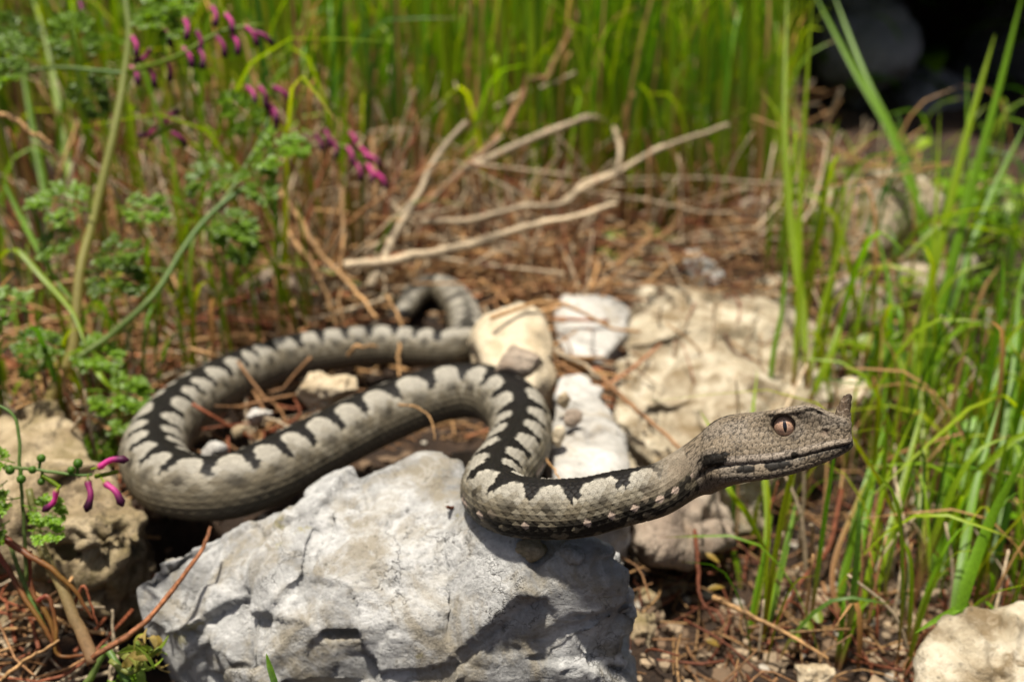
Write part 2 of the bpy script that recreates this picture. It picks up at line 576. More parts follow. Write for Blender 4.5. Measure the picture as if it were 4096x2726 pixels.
col = col * (1 + rim)
sp = np.clip(1.0 * lobe + 0.85 * lobe2 * (hs > 0.25), 0, 1)[..., None] * (0.6 + 0.4 * hs2[..., None])
col = col * (1 - sp) + C3(0.035, 0.03, 0.022) * sp
ed = (1 - edge)[..., None] * 0.55
col = col * (1 - ed * (0.40 + 0.6 * g1))
# throat and lower flank of the raised fore body: black and pinkish scales
fz = sstep(150, 110, toend) * sstep(1.45, 1.62, np.abs(aq)) * sstep(2.45, 2.25, np.abs(aq))
kb = (hs < 0.62) * fz
col = col * (1 - 0.93 * kb[..., None]) + C3(0.012, 0.011, 0.009) * 0.93 * kb[..., None]
kp = (hs > 0.62) * (hs2 > 0.25) * fz * sstep(1.85, 1.7, np.abs(aq))
col = col * (1 - 0.85 * kp[..., None]) + C3(0.52, 0.40, 0.32) * 0.85 * kp[..., None]
col = col * (1 - black[..., None]) + blk * black[..., None] * (0.8 + 0.5 * hs[..., None])
vv = vent[..., None]
col = col * (1 - vv) + (C3(0.10, 0.085, 0.06) * (0.55 + 0.9 * hs[..., None])) * vv
# ------------------------------ head
HXs = np.array([0.5, 2.5, 5, 9, 13, 18, 23, 27, 31, 35, 39, 42, 44, 45.2])
K = {
 0: ([0] * 14, [4.6, 6.6, 8.5, 10.2, 10.7, 10.6, 10.1, 9.6, 9.1, 8.6, 8.0, 7.4, 6.6, 4.8]),
 1: ([3.3, 3.8, 4.4, 5.3, 5.9, 6.3, 6.9, 7.3, 7.2, 6.6, 5.2, 4.2, 3.1, 1.4], [4.0, 5.8, 7.5, 9.1, 9.8, 10.1, 10.5, 11.0, 11.2, 11.0, 8.8, 7.2, 6.0, 4.2]),
 2: ([5.6, 7.0, 8.4, 9.3, 9.2, 8.5, 7.6, 7.2, 6.9, 6.3, 5.5, 4.7, 3.7, 2.0], [1.6, 2.8, 4.0, 5.2, 5.8, 6.0, 6.0, 5.9, 5.7, 5.3, 4.6, 4.1, 3.5, 2.6]),
 3: ([6.4, 9.2, 11.2, 11.9, 11.5, 10.6, 9.5, 8.7, 8.0, 7.1, 6.0, 5.0, 3.9, 2.1], [-2.2, -1.0, 0.2, 0.9, 1.1, 1.0, 0.9, 0.9, 0.9, 0.9, 1.0, 1.1, 1.1, 1.0]),
 4: ([6.2, 8.9, 11.0, 11.8, 11.6, 11.0, 10.0, 9.2, 8.4, 7.4, 6.2, 5.2, 4.0, 2.1], [-5.6, -4.4, -3.4, -3.0, -3.0, -3.1, -3.1, -2.8, -2.3, -1.7, -1.1, -0.7, -0.5, -0.4]),
 5: ([6.0, 7.9, 9.7, 10.9, 11.0, 10.4, 9.4, 8.6, 7.8, 6.8, 5.5, 4.2, 2.8, 1.2], [-6.2, -5.0, -4.0, -3.6, -3.55, -3.65, -3.65, -3.35, -2.85, -2.2, -1.55, -1.1, -0.8, -0.6]),
 6: ([5.9, 8.3, 10.4, 11.4, 11.5, 10.8, 9.8, 9.0, 8.2, 7.2, 5.8, 4.5, 3.1, 1.4], [-7.0, -5.8, -4.8, -4.4, -4.4, -4.5, -4.5, -4.2, -3.6, -2.9, -2.1, -1.5, -1.1, -0.8]),
 7: ([5.0, 6.3, 8.2, 10.0, 10.6, 10.2, 9.2, 8.2, 7.3, 6.2, 4.9, 3.6, 2.3, 1.0], [-11.0, -10.3, -9.4, -8.6, -8.3, -8.2, -8.0, -7.5, -6.7, -5.6, -4.4, -3.3, -2.4, -1.6]),
 8: ([0] * 14, [-13.4, -12.6, -11.6, -10.3, -9.5, -8.9, -8.4, -7.9, -7.0, -5.9, -4.7, -3.6, -2.6, -1.6]),
}
hx = np.concatenate([np.arange(0.5, 41.0, 0.21), 45.2 - (45.2 - 41.0) * np.linspace(1, 0, 34)[0:] ** 1.4])
hx = np.unique(np.round(hx, 4))
def interp_s(x, xs, ys):
    """smooth interpolation of a table"""
    m = np.gradient(ys, xs)
    i = np.clip(np.searchsorted(xs, x) - 1, 0, len(xs) - 2)
    h = xs[i + 1] - xs[i]
    u = (x - xs[i]) / h
    return (2*u**3-3*u**2+1)*ys[i] + (u**3-2*u**2+u)*h*m[i] + (-2*u**3+3*u**2)*ys[i+1] + (u**3-u**2)*h*m[i+1]
KY = np.stack([interp_s(hx, HXs, np.array(K[k][0], float)) for k in range(9)], 1)
KZ = np.stack([interp_s(hx, HXs, np.array(K[k][1], float)) for k in range(9)], 1)
HN = NA // 2
kt_ = np.array([0, 0.155, 0.315, 0.46, 0.575, 0.605, 0.64, 0.80, 1.0])   # where the key points sit round the half ring
tq = np.linspace(0, 1, HN + 1)
def ring_interp(KV, anti):
    ext_t = np.concatenate([-kt_[2:0:-1], kt_, 2 - kt_[-2:-4:-1]])
    sgn = -1 if anti else 1
    ext = np.concatenate([sgn * KV[:, 2:0:-1], KV, sgn * KV[:, -2:-4:-1]], 1)
    m = np.stack([np.gradient(e, ext_t) for e in ext])
    i = np.clip(np.searchsorted(ext_t, tq, side='right') - 1, 0, len(ext_t) - 2)
    h = ext_t[i + 1] - ext_t[i]
    u = (tq - ext_t[i]) / h
    return (2*u**3-3*u**2+1)*ext[:, i] + (u**3-2*u**2+u)*h*m[:, i] + (-2*u**3+3*u**2)*ext[:, i+1] + (u**3-u**2)*h*m[:, i+1]
hy = ring_interp(KY, True)
hz = ring_interp(KZ, False)
hy[:, 0] = 0; hy[:, -1] = 0
hxx = hx[:, None] + 0 * hy
# flatten the nose and lean the front
arc = np.concatenate([np.zeros((len(hx), 1)), np.cumsum(np.hypot(np.diff(hy, axis=1), np.diff(hz, axis=1)), 1)], 1)
lipi = int(round(kt_[4] * HN)); gri = int(round(kt_[5] * HN))
q = arc - arc[:, gri][:, None]                             # millimetres above (-) and below (+) the mouth
full = np.concatenate([np.arange(0, HN + 1), np.arange(HN - 1, 0, -1)])
lat = np.concatenate([np.ones(HN + 1), -np.ones(HN - 1)])
X = hxx[:, full]; Y = hy[:, full] * lat; Z = hz[:, full]; Q = q[:, full]
LAT = np.broadcast_to(lat, X.shape)
# eye sockets, brow shelf, nostril
EYE = np.array([27.0, 6.15, 6.1]); ER = 3.45
nrm_y = LAT
de = np.hypot(X - EYE[0], Z - EYE[2])
eside = sstep(2.5, 5.0, np.abs(Y))
ring = np.exp(-((de - ER - 0.35) / 0.38) ** 2) * eside
sock = sstep(ER + 0.05, ER - 0.5, de) * eside
brow = np.exp(-((Z - 10.1) / 0.6) ** 2) * sstep(21, 24.5, X) * sstep(36, 32, X) * eside
nos = np.exp(-((np.hypot(X - 38.2, Z - 3.0) / 0.95) ** 2)) * eside
nosr = np.exp(-((np.hypot(X - 38.2, Z - 3.0) - 1.5) / 0.5) ** 2) * eside
IDX = np.broadcast_to(np.concatenate([np.arange(HN + 1), np.arange(HN - 1, 0, -1)]), X.shape).astype(float)
rx_ = sstep(21, 25, X) * sstep(41, 37, X)
crest = np.exp(-((IDX - 19.5) / 1.6) ** 2) * rx_
cgro = np.exp(-((IDX - 24.5) / 1.5) ** 2) * sstep(28.5, 31, X) * sstep(41, 38, X)
dY = 0.42 * crest - 0.35 * cgro + 0.28 * ring - 1.6 * sock + 0.75 * brow - 0.55 * nos + 0.18 * nosr
# head scales
rs = np.random.RandomState(4)
seeds = []
for sd in (-1, 1):
    x0 = 7.5
    while x0 < 44:                                         # upper and lower lip shields
        seeds.append((x0 + rs.uniform(-.2, .2), -1.35, sd, 1.0)); seeds.append((x0 + 1.8 + rs.uniform(-.2, .2), 1.3, sd, 1.0)); x0 += 3.5
    qq = -3.55
    row = 0
    while qq > -24:
        xx = -3 + (row % 2) * 0.95
        while xx < 46:
            seeds.append((xx + rs.uniform(-.3, .3), qq + rs.uniform(-.25, .25), sd, 0))
            xx += 1.9
        qq -= 1.65; row += 1
    qq = 3.3; row = 0
    while qq < 20:
        xx = -3 + (row % 2) * 1.2
        while xx < 46:
            seeds.append((xx + rs.uniform(-.3, .3), qq + rs.uniform(-.2, .2), sd, 0)); xx += 2.4
        qq += 1.9; row += 1
seeds = np.array(seeds)
f1 = np.full(X.shape, 99.0); f2 = np.full(X.shape, 99.0); sid = np.zeros(X.shape, int)
dark_pre = None
for k, (sx, sq_, sd, big) in enumerate(seeds):
    xs_ = slice(*np.searchsorted(hx, [sx - 5.5, sx + 5.5]))
    sub = (LAT[xs_] == sd)
    kx, kq = (0.56, 0.80) if big else (0.92, 1.0)
    d = np.where(sub, np.hypot((X[xs_] - sx) * kx, (Q[xs_] - sq_) * kq), 99.0)
    a1 = f1[xs_]
    mk = d < a1
    f2[xs_] = np.where(mk, a1, np.minimum(f2[xs_], d))
    f1[xs_] = np.where(mk, d, a1)
    sid[xs_] = np.where(mk, k, sid[xs_])
cellh = rs.rand(len(seeds))[sid]
cellh2 = rs.rand(len(seeds))[sid]
gap = f2 - f1
cell = sstep(0.0, 0.40, gap) * (1 - sock)
hfade = sstep(0.5, 3.5, X) * sstep(45.2, 44.2, X)
dome = (cell * 0.15 + 0.04 * np.clip(1 - f1, 0, 1) + 0.07 * (cellh - 0.5)) * hfade
mouthg = np.exp(-(Q / 0.20) ** 2) * sstep(6, 10, X) * sstep(45.1, 44.0, X)
pos_h = HW(X, Y, Z)
# normals of the plain head, for the relief
def grid_normals(p):
    du = np.gradient(p, axis=0)
    dv = np.roll(p, -1, 1) - np.roll(p, 1, 1)
    return norm(np.cross(dv, du))
nh = grid_normals(pos_h)
if ((nh * (pos_h - HW(X, 0 * Y, 0 * Z))).sum(-1)).mean() < 0:
    nh = -nh
pos_h = pos_h + nh * ((dome - (0.05 + 0.16 * sstep(20, 30, X)) * mouthg) * MM)[..., None] + (HYv * (LAT * dY)[..., None]) * MM
# colour of the head
base = C3(0.192, 0.152, 0.108)
hc = base * (0.86 + 0.28 * cellh[..., None])
warm = sstep(-0.2, 0.6, vnoise(np.stack([X.ravel() / 5, Q.ravel() / 4, LAT.ravel()], 1), 3).reshape(X.shape))[..., None]
hc = hc * (1 - 0.30 * warm) + C3(0.22, 0.20, 0.18) * 0.30 * warm
spk = vnoise(np.stack([X.ravel() * 2.6, Q.ravel() * 2.6, LAT.ravel() * 7], 1), 21).reshape(X.shape)
spk2 = vnoise(np.stack([X.ravel() * 1.1, Q.ravel() * 1.1, LAT.ravel() * 5], 1), 22).reshape(X.shape)
sk = sstep(0.22, 0.55, spk + 0.25 * spk2)[..., None]
lab = (np.abs(Q + 1.3) < 1.7) * sstep(8, 10, X)
lab = lab * (0.35 + 0.35 * sstep(31, 26, X)); hc = hc * (1 - lab[..., None]) + C3(0.35, 0.295, 0.245) * lab[..., None]
hc = hc * (1 - 0.70 * sk)
hc = hc * (1 - 0.6 * (1 - sstep(0.02, 0.24, gap))[..., None] * (1 - sock[..., None]))
wn1 = vnoise(np.stack([X.ravel() * 0.9, Q.ravel() * 0.9, LAT.ravel() * 5], 1), 41).reshape(X.shape)
def blob(cx, cz, rx, rz, tilt=0.0):
    u_ = (X - cx) * math.cos(tilt) + (Z - cz) * math.sin(tilt)
    w_ = (Z - cz) * math.cos(tilt) - (X - cx) * math.sin(tilt)
    return sstep(1.15, 0.9, np.hypot(u_ / rx, w_ / rz) + 0.30 * wn1 + 0.2 * (cellh - 0.5)) * (np.abs(Y) > 3)
bm = blob(6.8, -1.5, 4.7, 1.75, 0.12) + blob(9.5, -0.5, 2.3, 0.8, 0.15) + blob(15.2, -5.1, 2.3, 1.1) + blob(24.0, -4.9, 3.3, 1.35, 0.05) + blob(29.3, -2.3, 1.1, 0.9)
frontlow = sstep(27, 31, X) * np.exp(-((Q - 0.9) / 1.1) ** 2) * 0.75 * sstep(-0.5, 0.3, spk + 0.3)
bm = np.clip(bm + frontlow + 0.5 * mouthg * sstep(24, 30, X) + 0.05 * mouthg, 0, 1)
nape = sstep(1.0, 0.8, np.hypot((X - 6) / 6.5, (np.abs(Y) - 2.2) / 1.0) + 0.3 * wn1) * (Z > 3)
bm = np.clip(bm + nape, 0, 1)[..., None]
hc = hc * (1 - 0.96 * bm) + C3(0.004, 0.0038, 0.0036) * 0.96 * bm
under = sstep(3.0, 6.5, Q)[..., None]
hc = hc * (1 - 0.5 * under) + C3(0.16, 0.125, 0.09) * 0.5 * under
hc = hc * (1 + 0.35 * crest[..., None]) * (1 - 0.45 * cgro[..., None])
er = np.exp(-((de - ER - 0.02) / 0.22) ** 2)[..., None] * eside[..., None]
hc = hc * (1 - 0.45 * er)
nl = np.clip(nos * 0.6, 0, 1)[..., None]
hc = hc * (1 - nl) + C3(0.16, 0.11, 0.085) * nl
# the neck takes the head's tones gradually
nb = sstep(14, 3, toend)[..., None]
jn = vnoise(np.stack([sm.repeat(NA) * 1.7, np.tile(A, len(sm)) * 12, np.zeros(len(sm) * NA)], 1), 6).reshape(AA.shape)
col = col * (1 - 0.5 * nb * sstep(0.15, 0.5, jn)[..., None])
nb3 = sstep(16, 2, toend)[..., None] * (1 - 0.8 * black[..., None]) * (np.abs(A)[None, :, None] < 1.5)
col = col * (1 - 0.75 * nb3) + base * (0.8 + 0.4 * hs[..., None]) * 0.75 * nb3
dal = np.concatenate([pos, pos_h], 0)
nb_ = len(pos)
wz = np.zeros(len(dal))
wz[:nb_] = sstep(11, 3, LEN / MM - sm)
wz[nb_:] = sstep(2.8, 0.5, hx)
wz = (0.5 * wz)[:, None, None]
lo, hi = nb_ - 60, nb_ + 40
blk_ = dal[lo:hi].copy(); wz = wz[lo:hi]
for _ in range(130):
    blk_[1:-1] += wz[1:-1] * (0.5 * (blk_[:-2] + blk_[2:]) - blk_[1:-1])
dal[lo:hi] = blk_
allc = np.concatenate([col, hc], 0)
nr = dal.shape[0]
i0 = (np.arange(nr - 1)[:, None] * NA + np.arange(NA)[None]).ravel()
i1 = (np.arange(nr - 1)[:, None] * NA + ((np.arange(NA) + 1) % NA)[None]).ravel()
F = np.stack([i0, i0 + NA, i1 + NA, i1], 1)
verts = dal.reshape(-1, 3)
# closed tips
nv = len(verts)
verts = np.concatenate([verts, [dal[0].mean(0)], [dal[-1].mean(0) + HX * 0.0001]])
cols = np.concatenate([allc.reshape(-1, 3), [allc[0].mean(0)], [allc[-1].mean(0)]])
jj = np.arange(NA)
tip0 = np.stack([np.full(NA, nv), jj, (jj + 1) % NA, np.full(NA, nv)], 1)
b1 = (nr - 1) * NA
tip1 = np.stack([np.full(NA, nv + 1), b1 + (jj + 1) % NA, b1 + jj, np.full(NA, nv + 1)], 1)
Fl = [tuple(x) for x in tip0[:, :3].tolist()] + [tuple(x) for x in tip1[:, :3].tolist()]
# body quads plus fan triangles in one mesh
me = bpy.data.meshes.new("viper_body")
allf = np.concatenate([F.ravel(), np.array(Fl).ravel()]).astype(np.int32)
starts = np.concatenate([np.arange(len(F)) * 4, len(F) * 4 + np.arange(len(Fl)) * 3]).astype(np.int32)
me.vertices.add(len(verts)); me.vertices.foreach_set("co", verts.astype(np.float32).ravel())
me.loops.add(len(allf)); me.loops.foreach_set("vertex_index", allf)
me.polygons.add(len(starts)); me.polygons.foreach_set("loop_start", starts)
me.update(calc_edges=True); me.validate()
a_ = me.attributes.new("Col", 'FLOAT_COLOR', 'POINT')
cc = np.ones((len(verts), 4), np.float32); cc[:, :3] = np.clip(cols, 0, 1)
a_.data.foreach_set("color", cc.ravel())
me.polygons.foreach_set("use_smooth", np.ones(len(me.polygons), bool))
bmx = bmesh.new(); bmx.from_mesh(me); bmesh.ops.recalc_face_normals(bmx, faces=bmx.faces); bmx.to_mesh(me); bmx.free()
viper = empty('viper', G(2000, 1950, 0.0))
tag(viper, 'grey horned viper with black zigzag back raising its head over the rock', 'snake')
obj('body', me, M['skin'], viper)

# eyes, each with its slit pupil
for sd in (1, -1):
    n1_, n2_ = 40, 56
    th = np.linspace(0, math.pi, n1_); phx = np.arange(n2_) * 2 * math.pi / n2_
    # pole looks outwards
    ex = (np.sin(th)[:, None] * np.cos(phx)[None]); ez = (np.sin(th)[:, None] * np.sin(phx)[None]); ey = np.cos(th)[:, None] + 0 * ex
    rr = ER * 0.99
    tiltf = 0.16
    wx = EYE[0] + rr * (ex * math.cos(tiltf) + ey * math.sin(tiltf)); wy = sd * (EYE[1] - 1.75 + rr * (ey * math.cos(tiltf) - ex * math.sin(tiltf)) * 1.0); wz = EYE[2] + rr * ez
    v = HW(wx, wy, wz).reshape(-1, 3)
    ii = (np.arange(n1_ - 1)[:, None] * n2_ + np.arange(n2_)[None]).ravel()
    kk = (np.arange(n1_ - 1)[:, None] * n2_ + ((np.arange(n2_) + 1) % n2_)[None]).ravel()
    f = np.stack([ii, ii + n2_, kk + n2_, kk], 1)
    rad_ = np.sin(th)[:, None] + 0 * ex
    sp_ = vnoise(np.stack([(ex * 13).ravel(), (ez * 13).ravel(), (ey * 13).ravel()], 1), 2).reshape(ex.shape)
    cop = C3(0.42, 0.255, 0.17) * (1 - sstep(-0.3, 0.9, -ez)[..., None]) + C3(0.30, 0.17, 0.13) * sstep(-0.3, 0.9, -ez)[..., None]
    ic = cop * (1 - 0.55 * sstep(0.15, 0.5, sp_)[..., None])
    slit = np.hypot(ex / 0.20, ez / 0.58)
    ic = ic * (1 - np.exp(-((slit - 1.1) / 0.12) ** 2)[..., None] * 0.8) + C3(0.55, 0.38, 0.26) * np.exp(-((slit - 1.1) / 0.12) ** 2)[..., None] * 0.8
    rimd = sstep(0.80, 0.93, rad_)[..., None]
    ic = ic * (1 - 0.85 * rimd) + C3(0.04, 0.025, 0.02) * 0.85 * rimd
    e = obj('eye', make_mesh('eye', v, f, ic.reshape(-1, 3)), M['iris'], viper)
    e["label"] = 'copper iris of the eye'
    # pupil: a slender lens just proud of the iris
    pu, pv = [], []
    nn = 28
    vts = []
    fcs = []
    for r_ in range(5):
        k_ = r_ / 4.0
        for j in range(nn):
            a = 2 * math.pi * j / nn
            pxx = 0.165 * k_ * math.cos(a) * (1 - 0.35 * abs(math.sin(a)) ** 3); pzz = 0.54 * k_ * math.sin(a)
            pyy = math.sqrt(max(0, 1 - pxx * pxx - pzz * pzz))
            r2 = ER * 0.99 + 0.05 * (1 - k_ ** 4) + 0.005
            xx, yy, zz = r2 * pxx, r2 * pyy, r2 * pzz
            vts.append(HW(EYE[0] + xx * math.cos(tiltf) + yy * math.sin(tiltf), sd * (EYE[1] - 1.75 + yy * math.cos(tiltf) - xx * math.sin(tiltf)), EYE[2] + zz))
    for r_ in range(4):
        for j in range(nn):
            k2 = (j + 1) % nn
            fcs.append((r_ * nn + j, r_ * nn + k2, (r_ + 1) * nn + k2, (r_ + 1) * nn + j))
    pm = make_mesh('pupil', np.array(vts), fcs)
    po = bpy.data.objects.new('pupil', pm); pm.materials.append(M['pupil']); COL.objects.link(po); po.parent = e

# the horn on the snout: a short leaning stack of small scales
hn_path = spline([(42.3, 0, 4.0), (43.1, 0, 6.2), (43.7, 0, 8.4), (44.6, 0, 10.9), (46.2, 0, 13.4)], 90)
na = 56
tt = np.linspace(0, 1, 90)
wx_ = np.interp(tt, [0, 0.25, 0.5, 0.75, 0.9, 0.97, 1.0], [3.3, 2.6, 2.05, 1.6, 1.15, 0.75, 0.12])
wy_ = np.interp(tt, [0, 0.25, 0.5, 0.75, 0.9, 0.97, 1.0], [3.6, 2.5, 1.9, 1.5, 1.1, 0.72, 0.12])
an = np.arange(na) * 2 * math.pi / na
Tn = norm(np.gradient(hn_path, axis=0))
Fn = np.stack([Tn[:, 2], 0 * Tn[:, 0], -Tn[:, 0]], 1)     # forward normal
hv = hn_path[:, None] + Fn[:, None] * (wx_[:, None] * np.cos(an)[None])[..., None]
hv[..., 1] += wy_[:, None] * np.sin(an)[None]
rowc = tt[:, None] * 3.6 + 0.25 * np.cos(an * 3)[None]
colc = an[None] * 6 / (2 * math.pi) + 0.5 * (np.floor(rowc) % 2)
fr, fc = rowc % 1.0, np.abs((colc % 1.0) - 0.5) * 2
stepd = (1 - fr) * 0.0 + fr * 0.30 * sstep(1.0, 0.75, fc) - 0.12
outw = norm(hv - hn_path[:, None])
hv = hv + outw * stepd[..., None]
hcol = (base * (1 - sstep(0.25, 0.6, tt))[:, None, None] + C3(0.115, 0.08, 0.054) * sstep(0.25, 0.6, tt)[:, None, None]) * (0.75 + 0.5 * _h(np.floor(rowc).astype(int), np.floor(colc).astype(int), 0 * rowc.astype(int), 4)[..., None])
lin = sstep(0.86, 0.97, np.maximum(fc, fr))[..., None]
hcol = hcol * (1 - 0.25 * lin) + C3(0.42, 0.36, 0.28) * 0.25 * lin
nz_ = vnoise((hv * 3.4).reshape(-1, 3), 8).reshape(rowc.shape)
hcol = hcol * (1 - 0.65 * sstep(0.1, 0.5, nz_)[..., None])
hcol = hcol * (1 - 0.55 * sstep(0.72, 0.95, tt)[:, None, None])
vv_ = HW(hv[..., 0], hv[..., 1], hv[..., 2]).reshape(-1, 3)
ii = (np.arange(89)[:, None] * na + np.arange(na)[None]).ravel()
kk = (np.arange(89)[:, None] * na + ((np.arange(na) + 1) % na)[None]).ravel()
obj('horn', make_mesh('horn', vv_, np.stack([ii, kk, kk + na, ii + na], 1), hcol.reshape(-1, 3)), M['skin'], viper)
# ------------------------------------------------------------------ ground and bank
def ground_h(x, y):
    x = np.asarray(x, float); y = np.asarray(y, float)
    z = -0.012 + 0 * x
    low = np.maximum(sstep(0.33, 0.27, y), sstep(0.02, 0.07, x) * sstep(0.50, 0.36, y))
    low = np.maximum(low, 0.6 * sstep(-0.115, -0.15, x) * sstep(0.40, 0.33, y))
    low = np.maximum(low, 1.6 * sstep(0.03, 0.0, np.abs(x + 0.135)) * sstep(0.37, 0.33, y))
    z = z - 0.034 * low
    z = z + 0.036 * sstep(0.48, 0.75, y) + 0.05 * sstep(0.8, 1.6, y)
    z = z - 0.030 * sstep(0.13, 0.24, x) * sstep(0.8, 0.5, y)
    z = z + 0.9 * sstep(1.75, 2.6, y) + 0.02 * sstep(-0.2, -0.4, x)
    p = np.stack([x.ravel(), y.ravel(), 0 * x.ravel()], 1)
    n = fbm(p * 14, 3, 2).reshape(x.shape) * 0.009 + fbm(p * 75, 3, 9).reshape(x.shape) * 0.0045
    return z + n * sstep(14, 3, np.hypot(x, y))

def axis_pts(lo, hi, a, b, step):
    core = np.arange(a, b, step)
    l, r = [], []
    v, s_ = a, step
    while v > lo:
        s_ *= 1.22; v -= s_; l.append(v)
    v, s_ = core[-1], step
    while v < hi:
        s_ *= 1.22; v += s_; r.append(v)
    return np.concatenate([l[::-1], core, r])
gx = axis_pts(-60, 60, -0.55, 0.75, 0.0035)
gy = axis_pts(-60, 60, 0.12, 1.15, 0.0035)
GXX, GYY = np.meshgrid(gx, gy)
gz = ground_h(GXX, GYY)
gv = np.stack([GXX.ravel(), GYY.ravel(), gz.ravel()], 1)
nx = len(gx)
i0 = (np.arange(len(gy) - 1)[:, None] * nx + np.arange(nx - 1)[None]).ravel()
ground = obj('ground', make_mesh('ground', gv, np.stack([i0, i0 + 1, i0 + nx + 1, i0 + nx], 1)), M['soil'])
ground["kind"] = "structure"

def gz1(x, y):
    i = int(np.searchsorted(gx, x)); j = int(np.searchsorted(gy, y))
    u = (x - gx[i - 1]) / (gx[i] - gx[i - 1]); v = (y - gy[j - 1]) / (gy[j] - gy[j - 1])
    return float((gz[j - 1, i - 1] * (1 - u) + gz[j - 1, i] * u) * (1 - v) + (gz[j, i - 1] * (1 - u) + gz[j, i] * u) * v)

# ------------------------------------------------------------------ stones
def rock(name, pts, mat, label, vox=0.0016, big=0.004, chip=0.0022, fine_=0.0009, L=0.03, seed=0, smooth=3, group=None, extra=None, cat='rock', bsz=None):
    """a stone grown from the hull of its corners: remeshed, softened, then chipped and pitted"""
    bm = bmesh.new()
    hulls = pts if isinstance(pts[0], list) else [pts]
    for h in hulls:
        vs = [bm.verts.new(tuple(p)) for p in h]
        r = bmesh.ops.convex_hull(bm, input=vs)
        bmesh.ops.delete(bm, geom=list({g for g in r["geom_interior"] + r["geom_unused"] if isinstance(g, bmesh.types.BMVert)}), context='VERTS')
    tmp = bpy.data.meshes.new('tmp'); bm.to_mesh(tmp); bm.free()
    o = bpy.data.objects.new('tmp', tmp); COL.objects.link(o)
    md = o.modifiers.new('r', 'REMESH'); md.mode = 'VOXEL'; md.voxel_size = vox; md.adaptivity = 0
    dg = bpy.context.evaluated_depsgraph_get(); dg.update()
    me = bpy.data.meshes.new_from_object(o.evaluated_get(dg))
    bpy.data.objects.remove(o); bpy.data.meshes.remove(tmp)
    me.name = name
    me.materials.clear()
    n = len(me.vertices)
    co = np.zeros(n * 3, np.float32); me.vertices.foreach_get("co", co); co = co.reshape(-1, 3).astype(float)
    ed = np.zeros(len(me.edges) * 2, np.int32); me.edges.foreach_get("vertices", ed); ed = ed.reshape(-1, 2)
    deg = np.bincount(ed.ravel(), minlength=n)[:, None]
    def lap(c, k, w=0.5):
        for _ in range(k):
            acc = np.stack([np.bincount(ed[:, 0], c[ed[:, 1], a], n) + np.bincount(ed[:, 1], c[ed[:, 0], a], n) for a in range(3)], 1)
            c = c * (1 - w) + acc / deg * w
        return c
    def setco(c):
        me.vertices.foreach_set("co", c.astype(np.float32).ravel()); me.update()
    def nor():
        nn = np.zeros(n * 3, np.float32); me.vertices.foreach_get("normal", nn); return nn.reshape(-1, 3)
    co = lap(co, smooth)
    setco(co); nn = nor()
    s0 = seed * 7.31
    b_ = fbm(co / L + s0, 3, seed)
    fv, fg = facets(co / (L * 0.9) + s0 + 0.15 * fbm(co / L * 2, 2, seed + 3)[:, None], seed)
    fv2, fg2 = facets(co / (L * 0.38) + s0 + 0.2 * fbm(co / L * 5, 2, seed + 3)[:, None], seed + 1)
    crk = sstep(0.09, 0.0, fg) * sstep(-0.1, 0.3, fbm(co / L * 1.3 + 9, 2, seed + 6))
    d = big * 0.45 * b_ + chip * 2.4 * fv + chip * 0.95 * fv2 - chip * 0.9 * crk
    co = co + nn * d[:, None]
    co = lap(co, 1, 0.4)
    setco(co); nn = nor()
    f3_, g3_ = worley(co / (L * 0.2) + s0, seed + 5)
    pit = sstep(0.25, 0.6, fbm(co / (L * 0.30) + s0, 3, seed + 8))
    rough_ = 0.35 + 0.65 * sstep(-0.3, 0.3, fbm(co / L + 4, 2, seed + 12))
    d = rough_ * (fine_ * 1.5 * fbm(co / (L * 0.16), 4, seed + 1, 0.6) + fine_ * 0.3 * (0.5 - f3_)) - fine_ * 1.8 * pit * rough_
    co = co + nn * d[:, None]
    if extra is not None:
        co = extra(co, nn)
    setco(co)
    me.polygons.foreach_set("use_smooth", np.ones(len(me.polygons), bool))
    r = obj(name, me, mat)
    if cat:
        tag(r, label, cat, group)
    return r

def Z0(p, z=-0.07):
    return np.array([p[0], p[1], z])

def stone(px, py, w, h, d, mat, label, name='limestone_rock', depth=None, seed=0, squash=None, vox=None, tilt=0.0, group=None, cat='rock', n=16, **kw):
    """a loose stone about w by h photograph pixels with its middle at (px, py), d metres off"""
    rs_ = np.random.RandomState(seed + 50)
    c = P(px, py, d)
    rx, rz = w / FPX * d / 2, h / FPX * d / 2
    ry = depth if depth else 0.5 * (rx + rz)
    pts = []
    for _ in range(n):
        v = norm(rs_.normal(size=3))
        v = v / np.max(np.abs(v)) ** 0.45
        v = v * rs_.uniform(0.86, 1.06)
        x, z = v[0] * rx, v[2] * rz
        x, z = x * math.cos(tilt) - z * math.sin(tilt) * 1.0, z * math.cos(tilt) + x * math.sin(tilt)
        pts.append(c + np.array([x, v[1] * ry, z]))
    rr = max(rx, rz)
    vx = vox or max(0.0009, rr / 22)
    return rock(name, pts, mat, label, vox=vx, big=rr * 0.10, chip=rr * 0.07, fine_=min(0.001, rr * 0.03), L=rr * 0.9, seed=seed, smooth=2, group=group, cat=cat, **kw)

